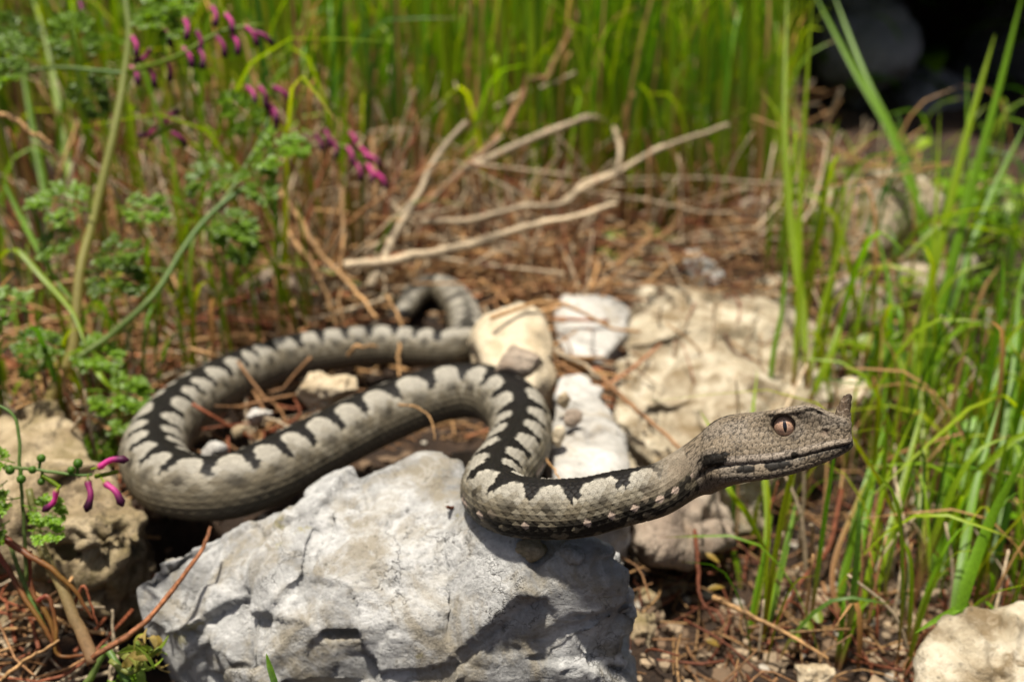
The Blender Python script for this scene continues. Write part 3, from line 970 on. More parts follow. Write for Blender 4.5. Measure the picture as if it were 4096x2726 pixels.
# the large grey stone in front, under the raised fore body
f_top = [P(1250, 1950, .365), P(1400, 1885, .368), P(1700, 1800, .366), P(1840, 1850, .358), P(1170, 2030, .345), P(1850, 2060, .338)]
f_low = [P(1000, 2250, .335), P(1500, 2230, .322), P(1800, 2240, .322), P(1200, 2500, .315), P(1750, 2500, .312), P(950, 2726, .318), P(1850, 2800, .312)]
hA = f_top + f_low + [Z0(P(1250, 1950, .36)), Z0(P(1840, 1850, .36)), Z0(P(1000, 2726, .33)), Z0(P(1850, 2726, .33))]
hB = [P(620, 2200, .352), P(900, 2110, .352), P(1250, 2010, .352), P(560, 2330, .348), P(600, 2480, .345), P(1300, 2300, .326), P(900, 2650, .326), P(1300, 2726, .318)] + [Z0(P(640, 2400, .355)), Z0(P(1300, 1950, .36)), Z0(P(900, 2650, .33)), Z0(P(1300, 2726, .325))]
hC = [P(1780, 2010, .345), P(2080, 2130, .313), P(2300, 2190, .304), P(2470, 2205, .304), P(2540, 2265, .305), P(1800, 2230, .322), P(2200, 2340, .300), P(2480, 2340, .300), P(2555, 2500, .306), P(2525, 2726, .310), P(2200, 2726, .304), P(1800, 2726, .308), P(1840, 1900, .36), P(2420, 2150, .36)] + [Z0(P(1800, 2000, .36)), Z0(P(2500, 2200, .36)), Z0(P(2500, 2726, .315)), Z0(P(1800, 2726, .315))]
def front_relief(co, nn):
    f_, g_ = worley(co / np.array([0.017, 0.02, 0.012]) + 3.3 + 0.5 * fbm(co / 0.012, 3, 77)[:, None], 91)
    ledge = sstep(0.16, 0.0, g_)
    und = sstep(0.05, 0.5, vnoise(co / 0.03 + 5, 70))
    lg = fbm(co / np.array([0.05, 0.05, 0.016]) + 1.7, 4, 63)
    fv3, fg3 = facets(co / 0.0065 + 0.3 * fbm(co / 0.006, 2, 5)[:, None], 17)
    rgh = sstep(-0.25, 0.35, fbm(co / 0.03 + 2, 3, 31))
    return co + nn * (0.0012 * lg - 0.0036 * sstep(0.16, 0.26, lg) * und + 0.0004 * fv3 * rgh - 0.0009 * sstep(0.06, 0, fg3) * rgh * und)[:, None]
rock('limestone_rock', [hA, hB, hC], M['rock_grey'], 'large grey white limestone rock in front, under the raised neck', vox=0.00105, big=0.004, chip=0.0030, fine_=0.0006, L=0.060, seed=3, smooth=2, extra=front_relief)
# left stone with the flat cream top
hL = [P(0, 1620, .43), P(200, 1605, .435), P(330, 1750, .41), P(590, 2060, .368), P(560, 2160, .36), P(420, 2200, .352), P(230, 2080, .352), P(-150, 1750, .42), P(-150, 2000, .37), P(100, 2120, .355)] + [P(200, 2400, .36), P(430, 2450, .362), P(-150, 2400, .37), P(150, 2600, .37)] + [Z0(P(-150, 1700, .45)), Z0(P(250, 1650, .45)), Z0(P(560, 2100, .385)), Z0(P(400, 2300, .37)), Z0(P(-100, 2300, .37))]
def pitted(co, nn):
    front = sstep(0.0, -0.5, nn[:, 1])
    f_, g_ = worley(co / 0.013 + 2.2 + 0.4 * fbm(co / 0.01, 2, 4)[:, None], 33)
    return co - nn * (front * 0.006 * sstep(0.6, 0.15, f_))[:, None]
rock('limestone_rock', hL, M['rock_tan'], 'tan rock with pitted front at the left edge beside the coil', vox=0.0014, big=0.004, chip=0.0026, fine_=0.0010, L=0.04, seed=8, smooth=3, extra=pitted)
# cream stone behind the loop and its neighbours
hK = [P(1890, 1330, .50), P(1960, 1260, .505), P(2080, 1215, .51), P(2180, 1250, .51), P(2225, 1370, .50), P(2215, 1500, .48), P(2130, 1560, .455), P(2000, 1490, .465), P(1930, 1450, .475), P(1900, 1290, .54), P(2180, 1250, .55)] + [Z0(P(1920, 1400, .50), -.03), Z0(P(2200, 1430, .49), -.03), Z0(P(2180, 1250, .54), -.03)]
rock('limestone_rock', hK, M['rock_pale'], 'smooth cream rock standing behind the loop of the snake', vox=0.0018, big=0.003, chip=0.0016, fine_=0.0005, L=0.04, seed=11, smooth=5)
stone(2075, 1475, 200, 190, .43, M['rock_brown'], 'small rounded brown grey stone leaning on the smooth cream rock', depth=.012, seed=2)
hS = [P(2230, 1500, .47), P(2330, 1480, .475), P(2420, 1560, .46), P(2500, 1730, .425), P(2515, 1900, .385), P(2500, 2010, .355), P(2440, 1990, .36), P(2250, 1950, .37), P(2180, 1800, .41), P(2200, 1600, .45)] + [Z0(P(2230, 1500, .47), -.045), Z0(P(2440, 1560, .46), -.045), Z0(P(2495, 1850, .40), -.045), Z0(P(2250, 1930, .385), -.045)]
rock('limestone_rock', hS, M['rock_white'], 'white flat topped rock between the loop and the big boulder', vox=0.0016, big=0.003, chip=0.0018, fine_=0.0007, L=0.05, seed=14, smooth=3)
hG = [P(2215, 1250, .56), P(2260, 1185, .57), P(2450, 1200, .57), P(2525, 1250, .56), P(2500, 1330, .54), P(2400, 1450, .52), P(2290, 1420, .525), P(2220, 1350, .54), P(2250, 1190, .62), P(2500, 1220, .62)] + [Z0(P(2250, 1350, .56), -.03), Z0(P(2450, 1400, .55), -.03)]
rock('limestone_rock', hG, M['rock_white'], 'angular blue grey stone against the left side of the boulder', vox=0.002, big=0.003, chip=0.002, fine_=0.0006, L=0.05, seed=17, smooth=2)
hBg = [P(2560, 1160, .60), P(2800, 1140, .60), P(3050, 1190, .60), P(3180, 1290, .58), P(3330, 1520, .53), P(3450, 1750, .50), P(2500, 1330, .55), P(2420, 1500, .50), P(2440, 1700, .46), P(2600, 1850, .43), P(2900, 1950, .42), P(3300, 1850, .455), P(2700, 1400, .50), P(3000, 1500, .485), P(2560, 1150, .72), P(3050, 1150, .72), P(3350, 1500, .62)] + [Z0(P(2450, 1700, .48)), Z0(P(2900, 1900, .45)), Z0(P(3400, 1750, .52)), Z0(P(3300, 1400, .64)), Z0(P(2560, 1200, .68))]
def hollow(co, nn):
    r = 0
    for px_, py_, d_, ra, dp in ((2660, 1560, .465, .013, .014), (2620, 1330, .52, .016, .010), (2560, 1480, .485, .008, .010), (2900, 1400, .50, .008, .006), (2760, 1640, .45, .012, .009)):
        r = r + dp * np.exp(-((co - P(px_, py_, d_)) ** 2).sum(1) / (2 * (ra * 0.8) ** 2))
    return co - nn * r[:, None]
rock('boulder', hBg, M['rock_cream'], 'big cream boulder with dark hollows behind the snake head', vox=0.0020, big=0.007, chip=0.0055, fine_=0.0018, L=0.075, seed=21, smooth=3, extra=hollow, cat='boulder')
hU = [P(2560, 1980, .40), P(2750, 1960, .41), P(2900, 2030, .41), P(2950, 2150, .405), P(2700, 2260, .385), P(2560, 2160, .385), P(2600, 2000, .45), P(2900, 2000, .46)] + [Z0(P(2650, 2050, .43), -.03), Z0(P(2880, 2100, .43), -.03)]
rock('limestone_rock', hU, M['rock_brown'], 'grey brown rock tucked below the boulder, under the throat', vox=0.0018, big=0.005, chip=0.004, fine_=0.0012, L=0.028, seed=24, smooth=4)
stone(2800, 1085, 150, 200, .63, M['rock_white'], 'small pointed white stone on top of the big boulder', seed=31, tilt=0.2)
stone(2870, 1110, 70, 70, .62, M['rock_white'], 'tiny white stone right of the pointed white stone', seed=32)
stone(2990, 860, 260, 190, .72, M['rock_brown'], 'brown stone behind the big boulder among the grass', seed=33)
stone(3130, 1170, 240, 170, .63, M['rock_cream'], 'cream stone perched at the right end of the big boulder', seed=34)
stone(3510, 960, 680, 620, .70, M['rock_cream'], 'large pale mossy stone behind the tall grass at right', depth=.06, seed=35)
stone(3470, 1290, 330, 400, .62, M['rock_brown'], 'shaded grey brown stone right of the boulder', depth=.04, seed=36)
stone(3720, 1230, 380, 520, .64, M['rock_cream'], 'tall pale stone showing between grass stems at far right', depth=.03, seed=37, tilt=-0.2)
stone(3930, 1260, 170, 130, .64, M['rock_white'], 'small pale stone at the right edge behind grass', seed=38)
stone(3420, 1590, 150, 190, .50, M['rock_pale'], 'rounded cream stone right behind the horn of the snake', seed=39)
stone(3560, 2080, 420, 420, .50, M['rock_brown'], 'rusty brown rock behind the grass below the snout', depth=.03, seed=40)
hR = [P(3700, 2640, .33), P(3780, 2500, .34), P(3930, 2430, .35), P(4110, 2420, .355), P(4250, 2450, .35), P(3680, 2760, .32), P(4250, 2760, .31), P(3950, 2620, .322)] + [Z0(P(3750, 2500, .36)), Z0(P(4250, 2450, .37)), Z0(P(3700, 2760, .33)), Z0(P(4250, 2760, .32))]
rock('limestone_rock', hR, M['rock_cream'], 'cream white rock in the bottom right corner', vox=0.0016, big=0.004, chip=0.003, fine_=0.001, L=0.03, seed=43, smooth=4)
stone(3260, 2700, 190, 90, .35, M['rock_pale'], 'small pale stone cut by the bottom edge, right of middle', seed=44)
stone(2570, 2580, 190, 330, .37, M['rock_tan'], 'rough tan stone right of the large grey rock', seed=45)
stone(2590, 2400, 110, 110, .39, M['rock_tan'], 'small tan stone above the rough tan stone in the shade', seed=46)
stone(760, 460, 330, 230, .80, M['rock_cream'], 'mottled cream stone far back behind the pink flowers', depth=.04, seed=47)
stone(1130, 1140, 330, 230, .60, M['rock_brown'], 'mauve brown stone among straw behind the rear coil', depth=.03, seed=48)
stone(1560, 1110, 210, 130, .66, M['rock_white'], 'grey stone left behind the curled tail', seed=49)
stone(1860, 1125, 140, 190, .66, M['rock_white'], 'white grey stone right behind the curled tail', seed=50, tilt=0.25)
stone(2160, 1060, 150, 180, .68, M['rock_pale'], 'blurred tan stone under dry grass behind the grey stone', seed=51)
stone(1310, 1560, 270, 150, .445, M['rock_pale'], 'yellowish stone lying inside the loop of the snake', depth=.010, seed=52)
stone(1050, 1670, 130, 90, .435, M['rock_white'], 'grey pebble inside the loop left of the yellowish stone', name='pebble', cat='pebble', seed=53)
stone(860, 1800, 130, 80, .405, M['rock_white'], 'white pebble in the left bend of the snake', name='pebble', cat='pebble', seed=54)
stone(960, 1730, 90, 70, .42, M['rock_tan'], 'tan pebble between the grey and white pebbles in the loop', name='pebble', cat='pebble', seed=55)
stone(2255, 1600, 70, 90, .425, M['rock_pale'], 'cream pebble right of the loop, upper of two', name='pebble', cat='pebble', seed=56)
stone(2230, 1740, 80, 100, .395, M['rock_pale'], 'cream pebble right of the loop, lower of two', name='pebble', cat='pebble', seed=57)
stone(2290, 1670, 90, 80, .41, M['rock_brown'], 'speckled reddish pebble on the white flat topped rock', name='pebble', cat='pebble', seed=58)
stone(2120, 2195, 170, 85, .307, M['rock_tan'], 'amber pebble on the front rock under the neck', name='pebble', cat='pebble', depth=.006, seed=59)
stone(2290, 2215, 140, 80, .301, M['rock_grey'], 'grey pebble under the neck right of the amber pebble', name='pebble', cat='pebble', depth=.006, seed=60)
stone(390, 1720, 110, 150, .45, M['rock_brown'], 'dull brown pebble behind the left tan rock', name='pebble', cat='pebble', seed=61)
# shaded boulders far behind, and unseen ledges added above the view to shade them
hO = [np.array(p) for p in ((-3.2, 1.12, .33), (3.4, 1.14, .31), (-3.2, 1.02, .6), (3.4, 1.06, .6), (-3.2, 3.2, .36), (3.4, 3.2, .33), (-3.2, 3.2, 1.5), (3.4, 3.2, 1.5), (-3.0, 1.5, 1.1), (3.0, 1.4, 1.1))]
rock('shade_ledge', hO, M['rock_dark'], 'unseen dark ledge added above the view to shade the back of the grass', vox=0.045, big=0.05, chip=0.03, fine_=0.008, L=0.6, seed=71, smooth=2, cat='rock ledge')
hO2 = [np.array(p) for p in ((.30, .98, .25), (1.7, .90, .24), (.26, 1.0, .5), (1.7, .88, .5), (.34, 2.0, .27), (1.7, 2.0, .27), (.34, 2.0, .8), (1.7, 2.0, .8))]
rock('shade_ledge', hO2, M['rock_dark'], 'nearer unseen dark ledge added to shade the recess at top right', vox=0.03, big=0.03, chip=0.02, fine_=0.006, L=0.35, seed=75, smooth=2, cat='rock ledge')
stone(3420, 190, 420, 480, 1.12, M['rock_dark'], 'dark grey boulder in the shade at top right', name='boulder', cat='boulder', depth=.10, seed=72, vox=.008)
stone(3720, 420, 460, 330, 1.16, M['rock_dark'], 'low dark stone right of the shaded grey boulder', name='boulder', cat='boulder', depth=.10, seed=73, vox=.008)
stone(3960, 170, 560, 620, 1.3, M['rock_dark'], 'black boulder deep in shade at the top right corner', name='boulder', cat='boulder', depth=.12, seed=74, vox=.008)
# gravel and crumbs nobody could count
gm = MB()
rg = np.random.RandomState(9)
for k in range(2300):
    if k >= 1500:
        x, y = rg.uniform(0.03, 0.24), rg.uniform(0.20, 0.36)
    elif k < 900:
        x, y = rg.uniform(-0.16, 0.30), rg.uniform(0.26, 0.62)
    else:
        x, y = rg.uniform(-0.30, 0.42), rg.uniform(0.3, 0.85)
    z = gz1(x, y)
    r = rg.uniform(0.0012, 0.0042) * (1.0 if k % 9 else 1.9)
    vv = []
    ph_ = rg.uniform(0, 6.28)
    sx_, sy_, sz_ = rg.uniform(.7, 1.2), rg.uniform(.7, 1.2), rg.uniform(.45, .8)
    for (lt, cnt) in ((-0.6, 5), (0.5, 5)):
        for j in range(cnt):
            a = ph_ + j * 2 * math.pi / cnt + (0.5 if lt > 0 else 0)
            rr = math.cos(lt) * rg.uniform(.8, 1.15)
            vv.append((x + r * sx_ * rr * math.cos(a), y + r * sy_ * rr * math.sin(a), z + r * sz_ * (math.sin(lt) * rg.uniform(.8, 1.2)) + r * .2))
    vv += [(x, y, z - r * sz_ * .8), (x + r * .2, y, z + r * sz_ * 1.0)]
    f = []
    for j in range(5):
        n_ = (j + 1) % 5
        f += [(j, n_, 5 + j), (n_, 5 + n_, 5 + j), (n_, j, 10), (5 + j, 5 + n_, 11)]
    g = rg.rand()
    c = (C3(0.30, 0.22, 0.14) if g < .35 else C3(0.13, 0.08, 0.045) if g < .92 else C3(0.40, 0.36, 0.30)) * rg.uniform(.7, 1.15)
    gm.add(vv, f, c)
m_, nt_, b_ = new_mat('gravel')
at_ = N(nt_, "ShaderNodeAttribute", attribute_name="Col")
nz2 = noise_node(nt_, 700, 5, 0.7, N(nt_, "ShaderNodeTexCoord").outputs["Object"])
nt_.links.new(mixc(nt_, ramp(nt_, nz2.outputs[0], [(0.35, 0.6), (0.6, 0.0)]).outputs[0], at_.outputs["Color"], (0.07, 0.05, 0.03)), b_.inputs["Base Color"])
b_.inputs["Roughness"].default_value = 0.9
M['gravel'] = m_
tag(obj('gravel', gm.mesh('gravel', False), M['gravel']), 'tan gravel and soil crumbs scattered between the rocks', 'gravel', kind='stuff')
# ------------------------------------------------------------------ plants
RNG = np.random.RandomState(12)
GREEN = C3(0.12, 0.245, 0.006)
LIME = C3(0.24, 0.36, 0.008)
DEEP = C3(0.040, 0.10, 0.010)
RUST = C3(0.20, 0.062, 0.028)
TAN = C3(0.50, 0.29, 0.125)
PALE = C3(0.66, 0.52, 0.35)
BROWN = C3(0.27, 0.14, 0.062)
PINK = C3(0.42, 0.035, 0.20)

def lerp_cols(t, stops):
    ts = [s_[0] for s_ in stops]
    cs = np.array([s_[1] for s_ in stops])
    return np.stack([np.interp(t, ts, cs[:, k]) for k in range(3)], 1)

def px_path(pts, n=24, jitter=0.0):
    """pts: (px, py, d) rows to a smooth world path"""
    p = np.array([P(*q) for q in pts])
    r = spline(p, n)
    if jitter:
        r = r + np.cumsum(RNG.normal(size=r.shape), 0) * jitter
    return r

# --- dry stalks one can pick out
def stalk(pts, w, col, label, d=None, group='dry grass stalks', name='dry_stalk', cat='stalk', taper=0.55, sides=6, kinks=(), jitter=0.00045, mat='straw'):
    dm = np.mean([q[2] for q in pts])
    path = px_path(pts, 30, jitter * (1.0 if dm > .45 else .35))
    r = w * 0.86 / FPX * dm / 2
    t = np.linspace(0, 1, 30)
    rr = r * (1 - (1 - taper) * t) * (1 + 0.10 * vnoise(np.stack([t * 14, 0 * t + len(label), 0 * t], 1), 3))
    for k in kinks:
        rr = rr * (1 + 0.55 * np.exp(-((t - k) / 0.02) ** 2))
    v, f = tube(path, rr, sides)
    tn = np.repeat(t, sides)
    nz = vnoise(np.stack([tn * 18, np.tile(np.arange(sides), 30) * 0.8, 0 * tn + len(label) * 1.7], 1), 5)
    nz3 = vnoise(np.stack([tn * 2.5, np.tile(np.arange(sides), 30) * 2.3, 0 * tn + len(label) * 3.1], 1), 15)
    c = np.asarray(col)[None] * (0.85 + 0.35 * nz[:, None] + 0.35 * nz3[:, None])
    for k in kinks:
        c = c * (1 - 0.45 * np.exp(-((tn - k) / 0.03) ** 2))[:, None]
    o = obj(name, make_mesh(name, v, f, np.clip(c, 0.005, 1)), M[mat])
    tag(o, label, cat, group)
    return o

ST = [
 ([(1045, 670, 0.565), (1250, 950, 0.550), (1400, 1120, 0.540), (1525, 1265, 0.525)], 30, TAN * 1.25, 'tan stalk slanting down right towards the curled tail', (.35, 0.665)),
 ([(1380, 1060, 0.545), (1600, 1020, 0.555), (1800, 975, 0.565), (2050, 900, 0.585), (2230, 845, 0.595), (2440, 770, 0.605)], 48, PALE * 1.1, 'thickest bleached stalk sweeping right above the curled tail', (.5,)),
 ([(1690, 890, 0.605), (1900, 870, 0.615), (2080, 815, 0.615), (2260, 790, 0.625), (2350, 700, 0.645), (2480, 640, 0.655), (2660, 540, 0.665)], 34, PALE, 'bleached stalk rising right to a cut end under the arched one', (.55,)),
 ([(2250, 800, 0.635), (2450, 690, 0.645), (2620, 600, 0.655), (2900, 510, 0.665)], 32, PALE * 1.05, 'straight bleached stalk with the rightmost pale tip', (.6,)),
 ([(1860, 680, 0.645), (2050, 590, 0.655), (2250, 500, 0.665), (2370, 460, 0.665), (2450, 500, .715), (2490, 590, 0.655), (2480, 680, 0.645), (2420, 740, 0.645)], 36, PALE, 'bleached stalk bent over in an arch above the others', (.4,)),
 ([(1475, 1150, 0.545), (1560, 970, 0.565), (1660, 780, 0.585), (1760, 590, 0.605), (1850, 480, 0.615)], 46, PALE * 0.85, 'broad pale stalk leaning right from behind the coil', (.45,)),
 ([(1620, 870, 0.645), (1760, 740, 0.655), (1900, 610, 0.665), (2010, 500, 0.675), (2080, 380, 0.685), (2110, 305, 0.685), (2180, 290, 0.685), (2215, 210, 0.695), (2290, 80, 0.705), (2345, -60, 0.715)], 46, BROWN * 1.5, 'twisted brown stem rising to the top edge in the middle', (.55, 0.565)),
 ([(1980, 440, 0.695), (2130, 375, 0.695), (2290, 305, 0.695)], 26, PALE * 0.9, 'short tan twig beside the twisted brown stem', ()),
 ([(960, 215, .72), (1150, 245, .73), (1300, 290, .74), (1480, 370, .75), (1640, 435, .76)], 24, PALE * 0.95, 'thin straw crossing the grass from the pink flowers', ()),
 ([(1880, 420, .78), (1980, 310, .78), (2070, 215, .78)], 26, PALE * 0.7, 'thin grey stalk pointing up right between green stems', ()),
 ([(1905, 400, .72), (1960, 510, .71), (2010, 640, .70)], 22, BROWN * 1.3, 'short brown stalk hanging down from the thin grey stalk', ()),
 ([(2560, 180, .9), (2720, 195, .9), (2900, 195, .9)], 24, PALE, 'short level straw high among the grass stems', ()),
 ([(2380, 45, .95), (2600, 50, .95), (2780, 58, .95)], 22, PALE * .8, 'faint level straw near the top edge right of middle', ()),
 ([(-60, 430, .48), (80, 490, .48), (225, 557, .48)], 30, TAN * 1.2, 'blunt tan straw entering from the left edge', ()),
 ([(60, 1165, .50), (250, 1130, .50), (400, 1110, .50), (545, 1095, .505)], 26, TAN, 'reddish straw lying level at the left behind the main stem', (.35,)),
 ([(1365, 730, 0.565), (1370, 950, 0.550), (1360, 1150, 0.540), (1380, 1280, 0.530)], 26, TAN * 0.9, 'upright tan stalk left of the curled tail', ()),
 ([(1490, 560, 0.625), (1497, 750, 0.610), (1490, 940, 0.595)], 24, TAN * 0.85, 'upright brown straw below the twisted stem', ()),
 ([(1490, 1015, .585), (1530, 1130, .575), (1545, 1180, .57)], 20, PALE * 0.9, 'short pale straw crossing the broad pale stalk', ()),
 ([(1545, 1180, .545), (1600, 1290, .53), (1625, 1400, .50), (1640, 1490, .48)], 20, TAN * 1.05, 'tan straw hanging over the rear coil', ()),
 ([(1150, 920, 0.565), (1260, 1060, 0.550), (1310, 1200, 0.540), (1330, 1290, 0.535)], 30, TAN, 'bent tan straw ending behind the middle of the rear coil', ()),
 ([(1590, 1615, .405), (1680, 1640, .398), (1730, 1690, .392), (1748, 1760, .386)], 12, TAN * 1.1, 'thin curved straw lying on the middle of the snake', ()),
 ([(1390, 1420, .48), (1450, 1400, .477), (1500, 1388, .475)], 20, TAN * 1.1, 'small tan straw on the side of the rear coil', ()),
 ([(2410, 1510, .46), (2520, 1610, .45), (2620, 1700, .44), (2740, 1800, .43)], 28, BROWN * 1.6, 'brown stem lying on the boulder behind the neck', (.5,)),
 ([(2230, 1395, .50), (2320, 1440, .49), (2440, 1525, .47)], 26, PALE * .8, 'mauve grey twig against the angular grey stone', ()),
 ([(2800, 720, .75), (3000, 770, .74), (3180, 815, .72), (3300, 850, .71)], 20, PALE * .8, 'thin pink brown straw behind the tall blades at right', ()),
 ([(2820, -40, .80), (2950, 130, .80), (3090, 300, .80)], 24, PALE * .8, 'dry stem slanting down right at the top', ()),
 ([(2850, 2390, .37), (3000, 2450, .365), (3150, 2530, .36), (3320, 2630, .355)], 26, TAN * 1.2, 'jointed straw lying on soil at the lower right', (.3, .6)),
 ([(3370, 1960, .44), (3310, 2190, .415), (3190, 2340, .40), (3090, 2520, .385), (3040, 2720, .37)], 26, RUST * 1.1, 'rust brown stem bending down to the bottom edge', (.35,)),
 ([(2780, 2120, .385), (2800, 2270, .38), (2815, 2390, .375), (2880, 2480, .37)], 26, RUST * 0.9, 'mauve stem standing below the throat of the snake', ()),
 ([(3290, 2330, .41), (3310, 2450, .40), (3340, 2560, .39), (3360, 2650, .385)], 24, BROWN * 1.3, 'bent brown stalk among blades at the lower right', ()),
 ([(3760, 1270, .5), (3850, 1480, .5), (3930, 1640, .5)], 34, PALE * 0.8, 'pale yellow stalk leaning left at the far right', ()),
 ([(370, 2630, .318), (560, 2500, .322), (700, 2340, .328), (790, 2210, .332), (835, 2095, .336)], 30, RUST * 1.5 + TAN * 0.3, 'long orange brown stalk leaning against the left end of the grey rock', ()),
 ([(440, 2726, .34), (470, 2600, .34), (465, 2450, .342)], 20, PALE * 0.75, 'short grey stalk at the bottom left below the orange one', ()),
 ([(0, 2720, .33), (110, 2640, .33), (250, 2550, .332)], 24, TAN * 1.1, 'tan straw rising from the bottom left corner', ()),
 ([(280, 2440, .335), (330, 2330, .335), (390, 2500, .335)], 18, RUST * 1.2, 'hooked red brown straw in front of the left rock', ()),
 ([(1990, 1860, .36), (1880, 2030, .345), (1805, 2032, .335), (1790, 2025, .333)], 24, RUST * 0.8, 'short rusty twig under the turn of the neck', ()),
 ([(2140, 1780, .37), (2195, 1850, .36), (2220, 1920, .352)], 14, TAN * 1.1, 'thin tan straw behind the fore body on the white rock', ()),
]
for pts, w, c, lab, kk in ST:
    stalk(pts, w, c, lab, kinks=kk)

# --- green blades one can pick out: tufts whose blades are parts
def blade_mesh(path, w, cols, side=None, fold=0.35, twist=0.0, tipw=0.06, basew=0.6):
    n = len(path)
    t = np.linspace(0, 1, n)
    prof_ = np.interp(t, [0, 0.25, 0.6, 0.88, 1.0], [basew, 1.0, 0.9, 0.45, tipw])
    v, f = ribbon(path, w * prof_, side, fold, twist)
    tc_ = np.repeat(t, 3)
    c = lerp_cols(tc_, cols)
    mid = np.tile([1.0, 0.86, 1.0], n)[:, None]
    nz = vnoise(np.stack([tc_ * 9, np.tile([0, .5, 1.0], n), 0 * tc_ + path[0, 0] * 40], 1), 6)[:, None]
    return v, f, np.clip(c * mid * (1 + 0.16 * nz), 0.003, 1)

def gcols(rs_, kind=None):
    k = rs_.rand() if kind is None else kind
    g = (LIME if k < 0.45 else GREEN * 1.2 if k < 0.8 else DEEP * 1.6) * rs_.uniform(0.85, 1.15)
    b = [RUST * 0.9, TAN * 0.6, GREEN * 0.8, LIME * 0.7][rs_.randint(4)]
    tip = [g * 0.95, g, TAN * 0.8, RUST * 0.8][rs_.randint(4)]
    g = g * np.array([rs_.uniform(.85, 1.25), rs_.uniform(.9, 1.1), 1.0])
    return [(0, b), (0.16, b * 0.5 + g * 0.5), (0.32, g), (0.9, g * 1.05), (1.0, tip)]

def tuft(blades, label, group='green grass tufts'):
    """blades: (list of (px, py, d), width px, colours or None)"""
    first = np.array(P(*blades[0][0][0]))
    root = empty('grass_tuft', first)
    tag(root, label, 'grass tuft', group)
    for pts, w, cols in blades:
        path = px_path(pts, 22)
        dm = np.mean([q[2] for q in pts])
        v, f, c = blade_mesh(path, w / FPX * dm * 0.7, cols or gcols(RNG), side=(1.0, RNG.uniform(-.5, .5), 0), twist=RNG.uniform(-.5, .5))
        obj('blade', make_mesh('blade', v, f, c), M['leaf'], root)
    return root

L_ = [(0, RUST * .8), (0.1, LIME * .8), (0.4, LIME), (1, LIME * 1.05)]
Gn = [(0, GREEN * .7), (0.3, GREEN * 1.15), (1, GREEN * 1.3)]
tuft([([(3225, 1500, .51), (3210, 1230, .52), (3165, 900, .53), (3140, 500, .54), (3150, -60, .56)], 46, L_),
      ([(3175, 1560, .51), (3200, 1150, .52), (3205, 800, .53), (3225, 400, .54), (3255, -80, .56)], 40, L_),
      ([(3230, 1560, .50), (3290, 1250, .51), (3370, 950, .52), (3440, 640, .53)], 34, L_),
      ([(3075, 1640, .50), (3095, 1420, .50), (3130, 1240, .505), (3150, 1000, .51)], 34, Gn),
      ([(3240, 1600, .50), (3330, 1400, .50), (3390, 1200, .51)], 44, L_)], 'tall lime grass tuft standing just behind the snake head')
tuft([([(3820, 1500, .60), (3720, 1000, .62), (3580, 560, .64), (3420, 280, .66), (3240, -60, .70)], 56, Gn),
      ([(3840, 1500, .61), (3760, 1100, .63), (3620, 640, .65), (3460, 300, .67), (3320, -60, .71)], 44, Gn),
      ([(3800, 1600, .58), (3700, 1400, .59), (3600, 1150, .6)], 40, L_)], 'tuft with two long blades arching to the top left at right')
tuft([([(3560, 1950, .50), (3640, 1500, .52), (3760, 1000, .54), (3880, 500, .56), (3980, 140, .58)], 60, L_),
      ([(3600, 1950, .50), (3700, 1500, .52), (3880, 800, .55), (4000, 350, .57), (4100, -60, .59)], 62, Gn),
      ([(3580, 1950, .49), (3680, 1450, .51), (3740, 950, .53), (3760, 440, .56)], 40, L_),
      ([(3620, 1900, .50), (3740, 1400, .53), (3860, 850, .56), (3870, 270, .60)], 38, Gn),
      ([(3640, 1900, .52), (3800, 1250, .54), (3960, 800, .56), (4110, 480, .57)], 44, Gn),
      ([(3500, 1950, .49), (3530, 1600, .50), (3560, 1200, .51), (3500, 900, .52)], 36, Gn)], 'dense tuft of broad blades fanning up at the right')
tuft([([(3000, 2560, .385), (3070, 2150, .40), (3055, 1880, .41), (3010, 1700, .42), (3030, 1480, .43)], 40, L_),
      ([(3075, 2230, .39), (2990, 2060, .385), (2915, 1950, .38), (2850, 1730, .40), (2800, 1640, .41)], 34, L_),
      ([(2990, 2580, .385), (3030, 2350, .39), (3090, 2060, .40)], 34, Gn),
      ([(3060, 2560, .39), (3130, 2250, .40), (3190, 1980, .41)], 34, Gn),
      ([(3040, 2600, .38), (3080, 2400, .385), (3110, 2200, .39)], 26, None)], 'lime tuft rising behind the lower jaw and neck')
tuft([([(3360, 2640, .375), (3440, 2450, .38), (3500, 2200, .39), (3540, 1950, .40), (3660, 1650, .42)], 46, L_),
      ([(3380, 2640, .375), (3420, 2350, .38), (3470, 2050, .40), (3530, 1800, .42)], 40, Gn),
      ([(3330, 2560, .39), (3390, 2250, .40), (3460, 1950, .41), (3540, 1700, .43)], 50, Gn),
      ([(3450, 2600, .39), (3530, 2250, .40), (3620, 1900, .42), (3700, 1600, .44)], 48, L_),
      ([(3400, 2640, .38), (3330, 2300, .39), (3420, 2030, .40), (3480, 1900, .41)], 30, [(0, RUST), (.5, TAN), (1, LIME)])], 'tuft below the snout with blades leaning right')
tuft([([(3820, 2560, .345), (3870, 2350, .35), (3960, 2100, .36), (4060, 1900, .365), (4180, 1650, .37)], 76, Gn),
      ([(3840, 2480, .35), (3870, 2420, .35), (3760, 2470, .345), (3660, 2530, .34)], 40, Gn),
      ([(3850, 2480, .35), (3960, 2380, .35), (4130, 2330, .35)], 34, L_),
      ([(3800, 2560, .36), (3850, 2250, .37), (3900, 1950, .39), (4000, 1600, .41)], 56, Gn)], 'broad green tuft behind the bottom right rock')
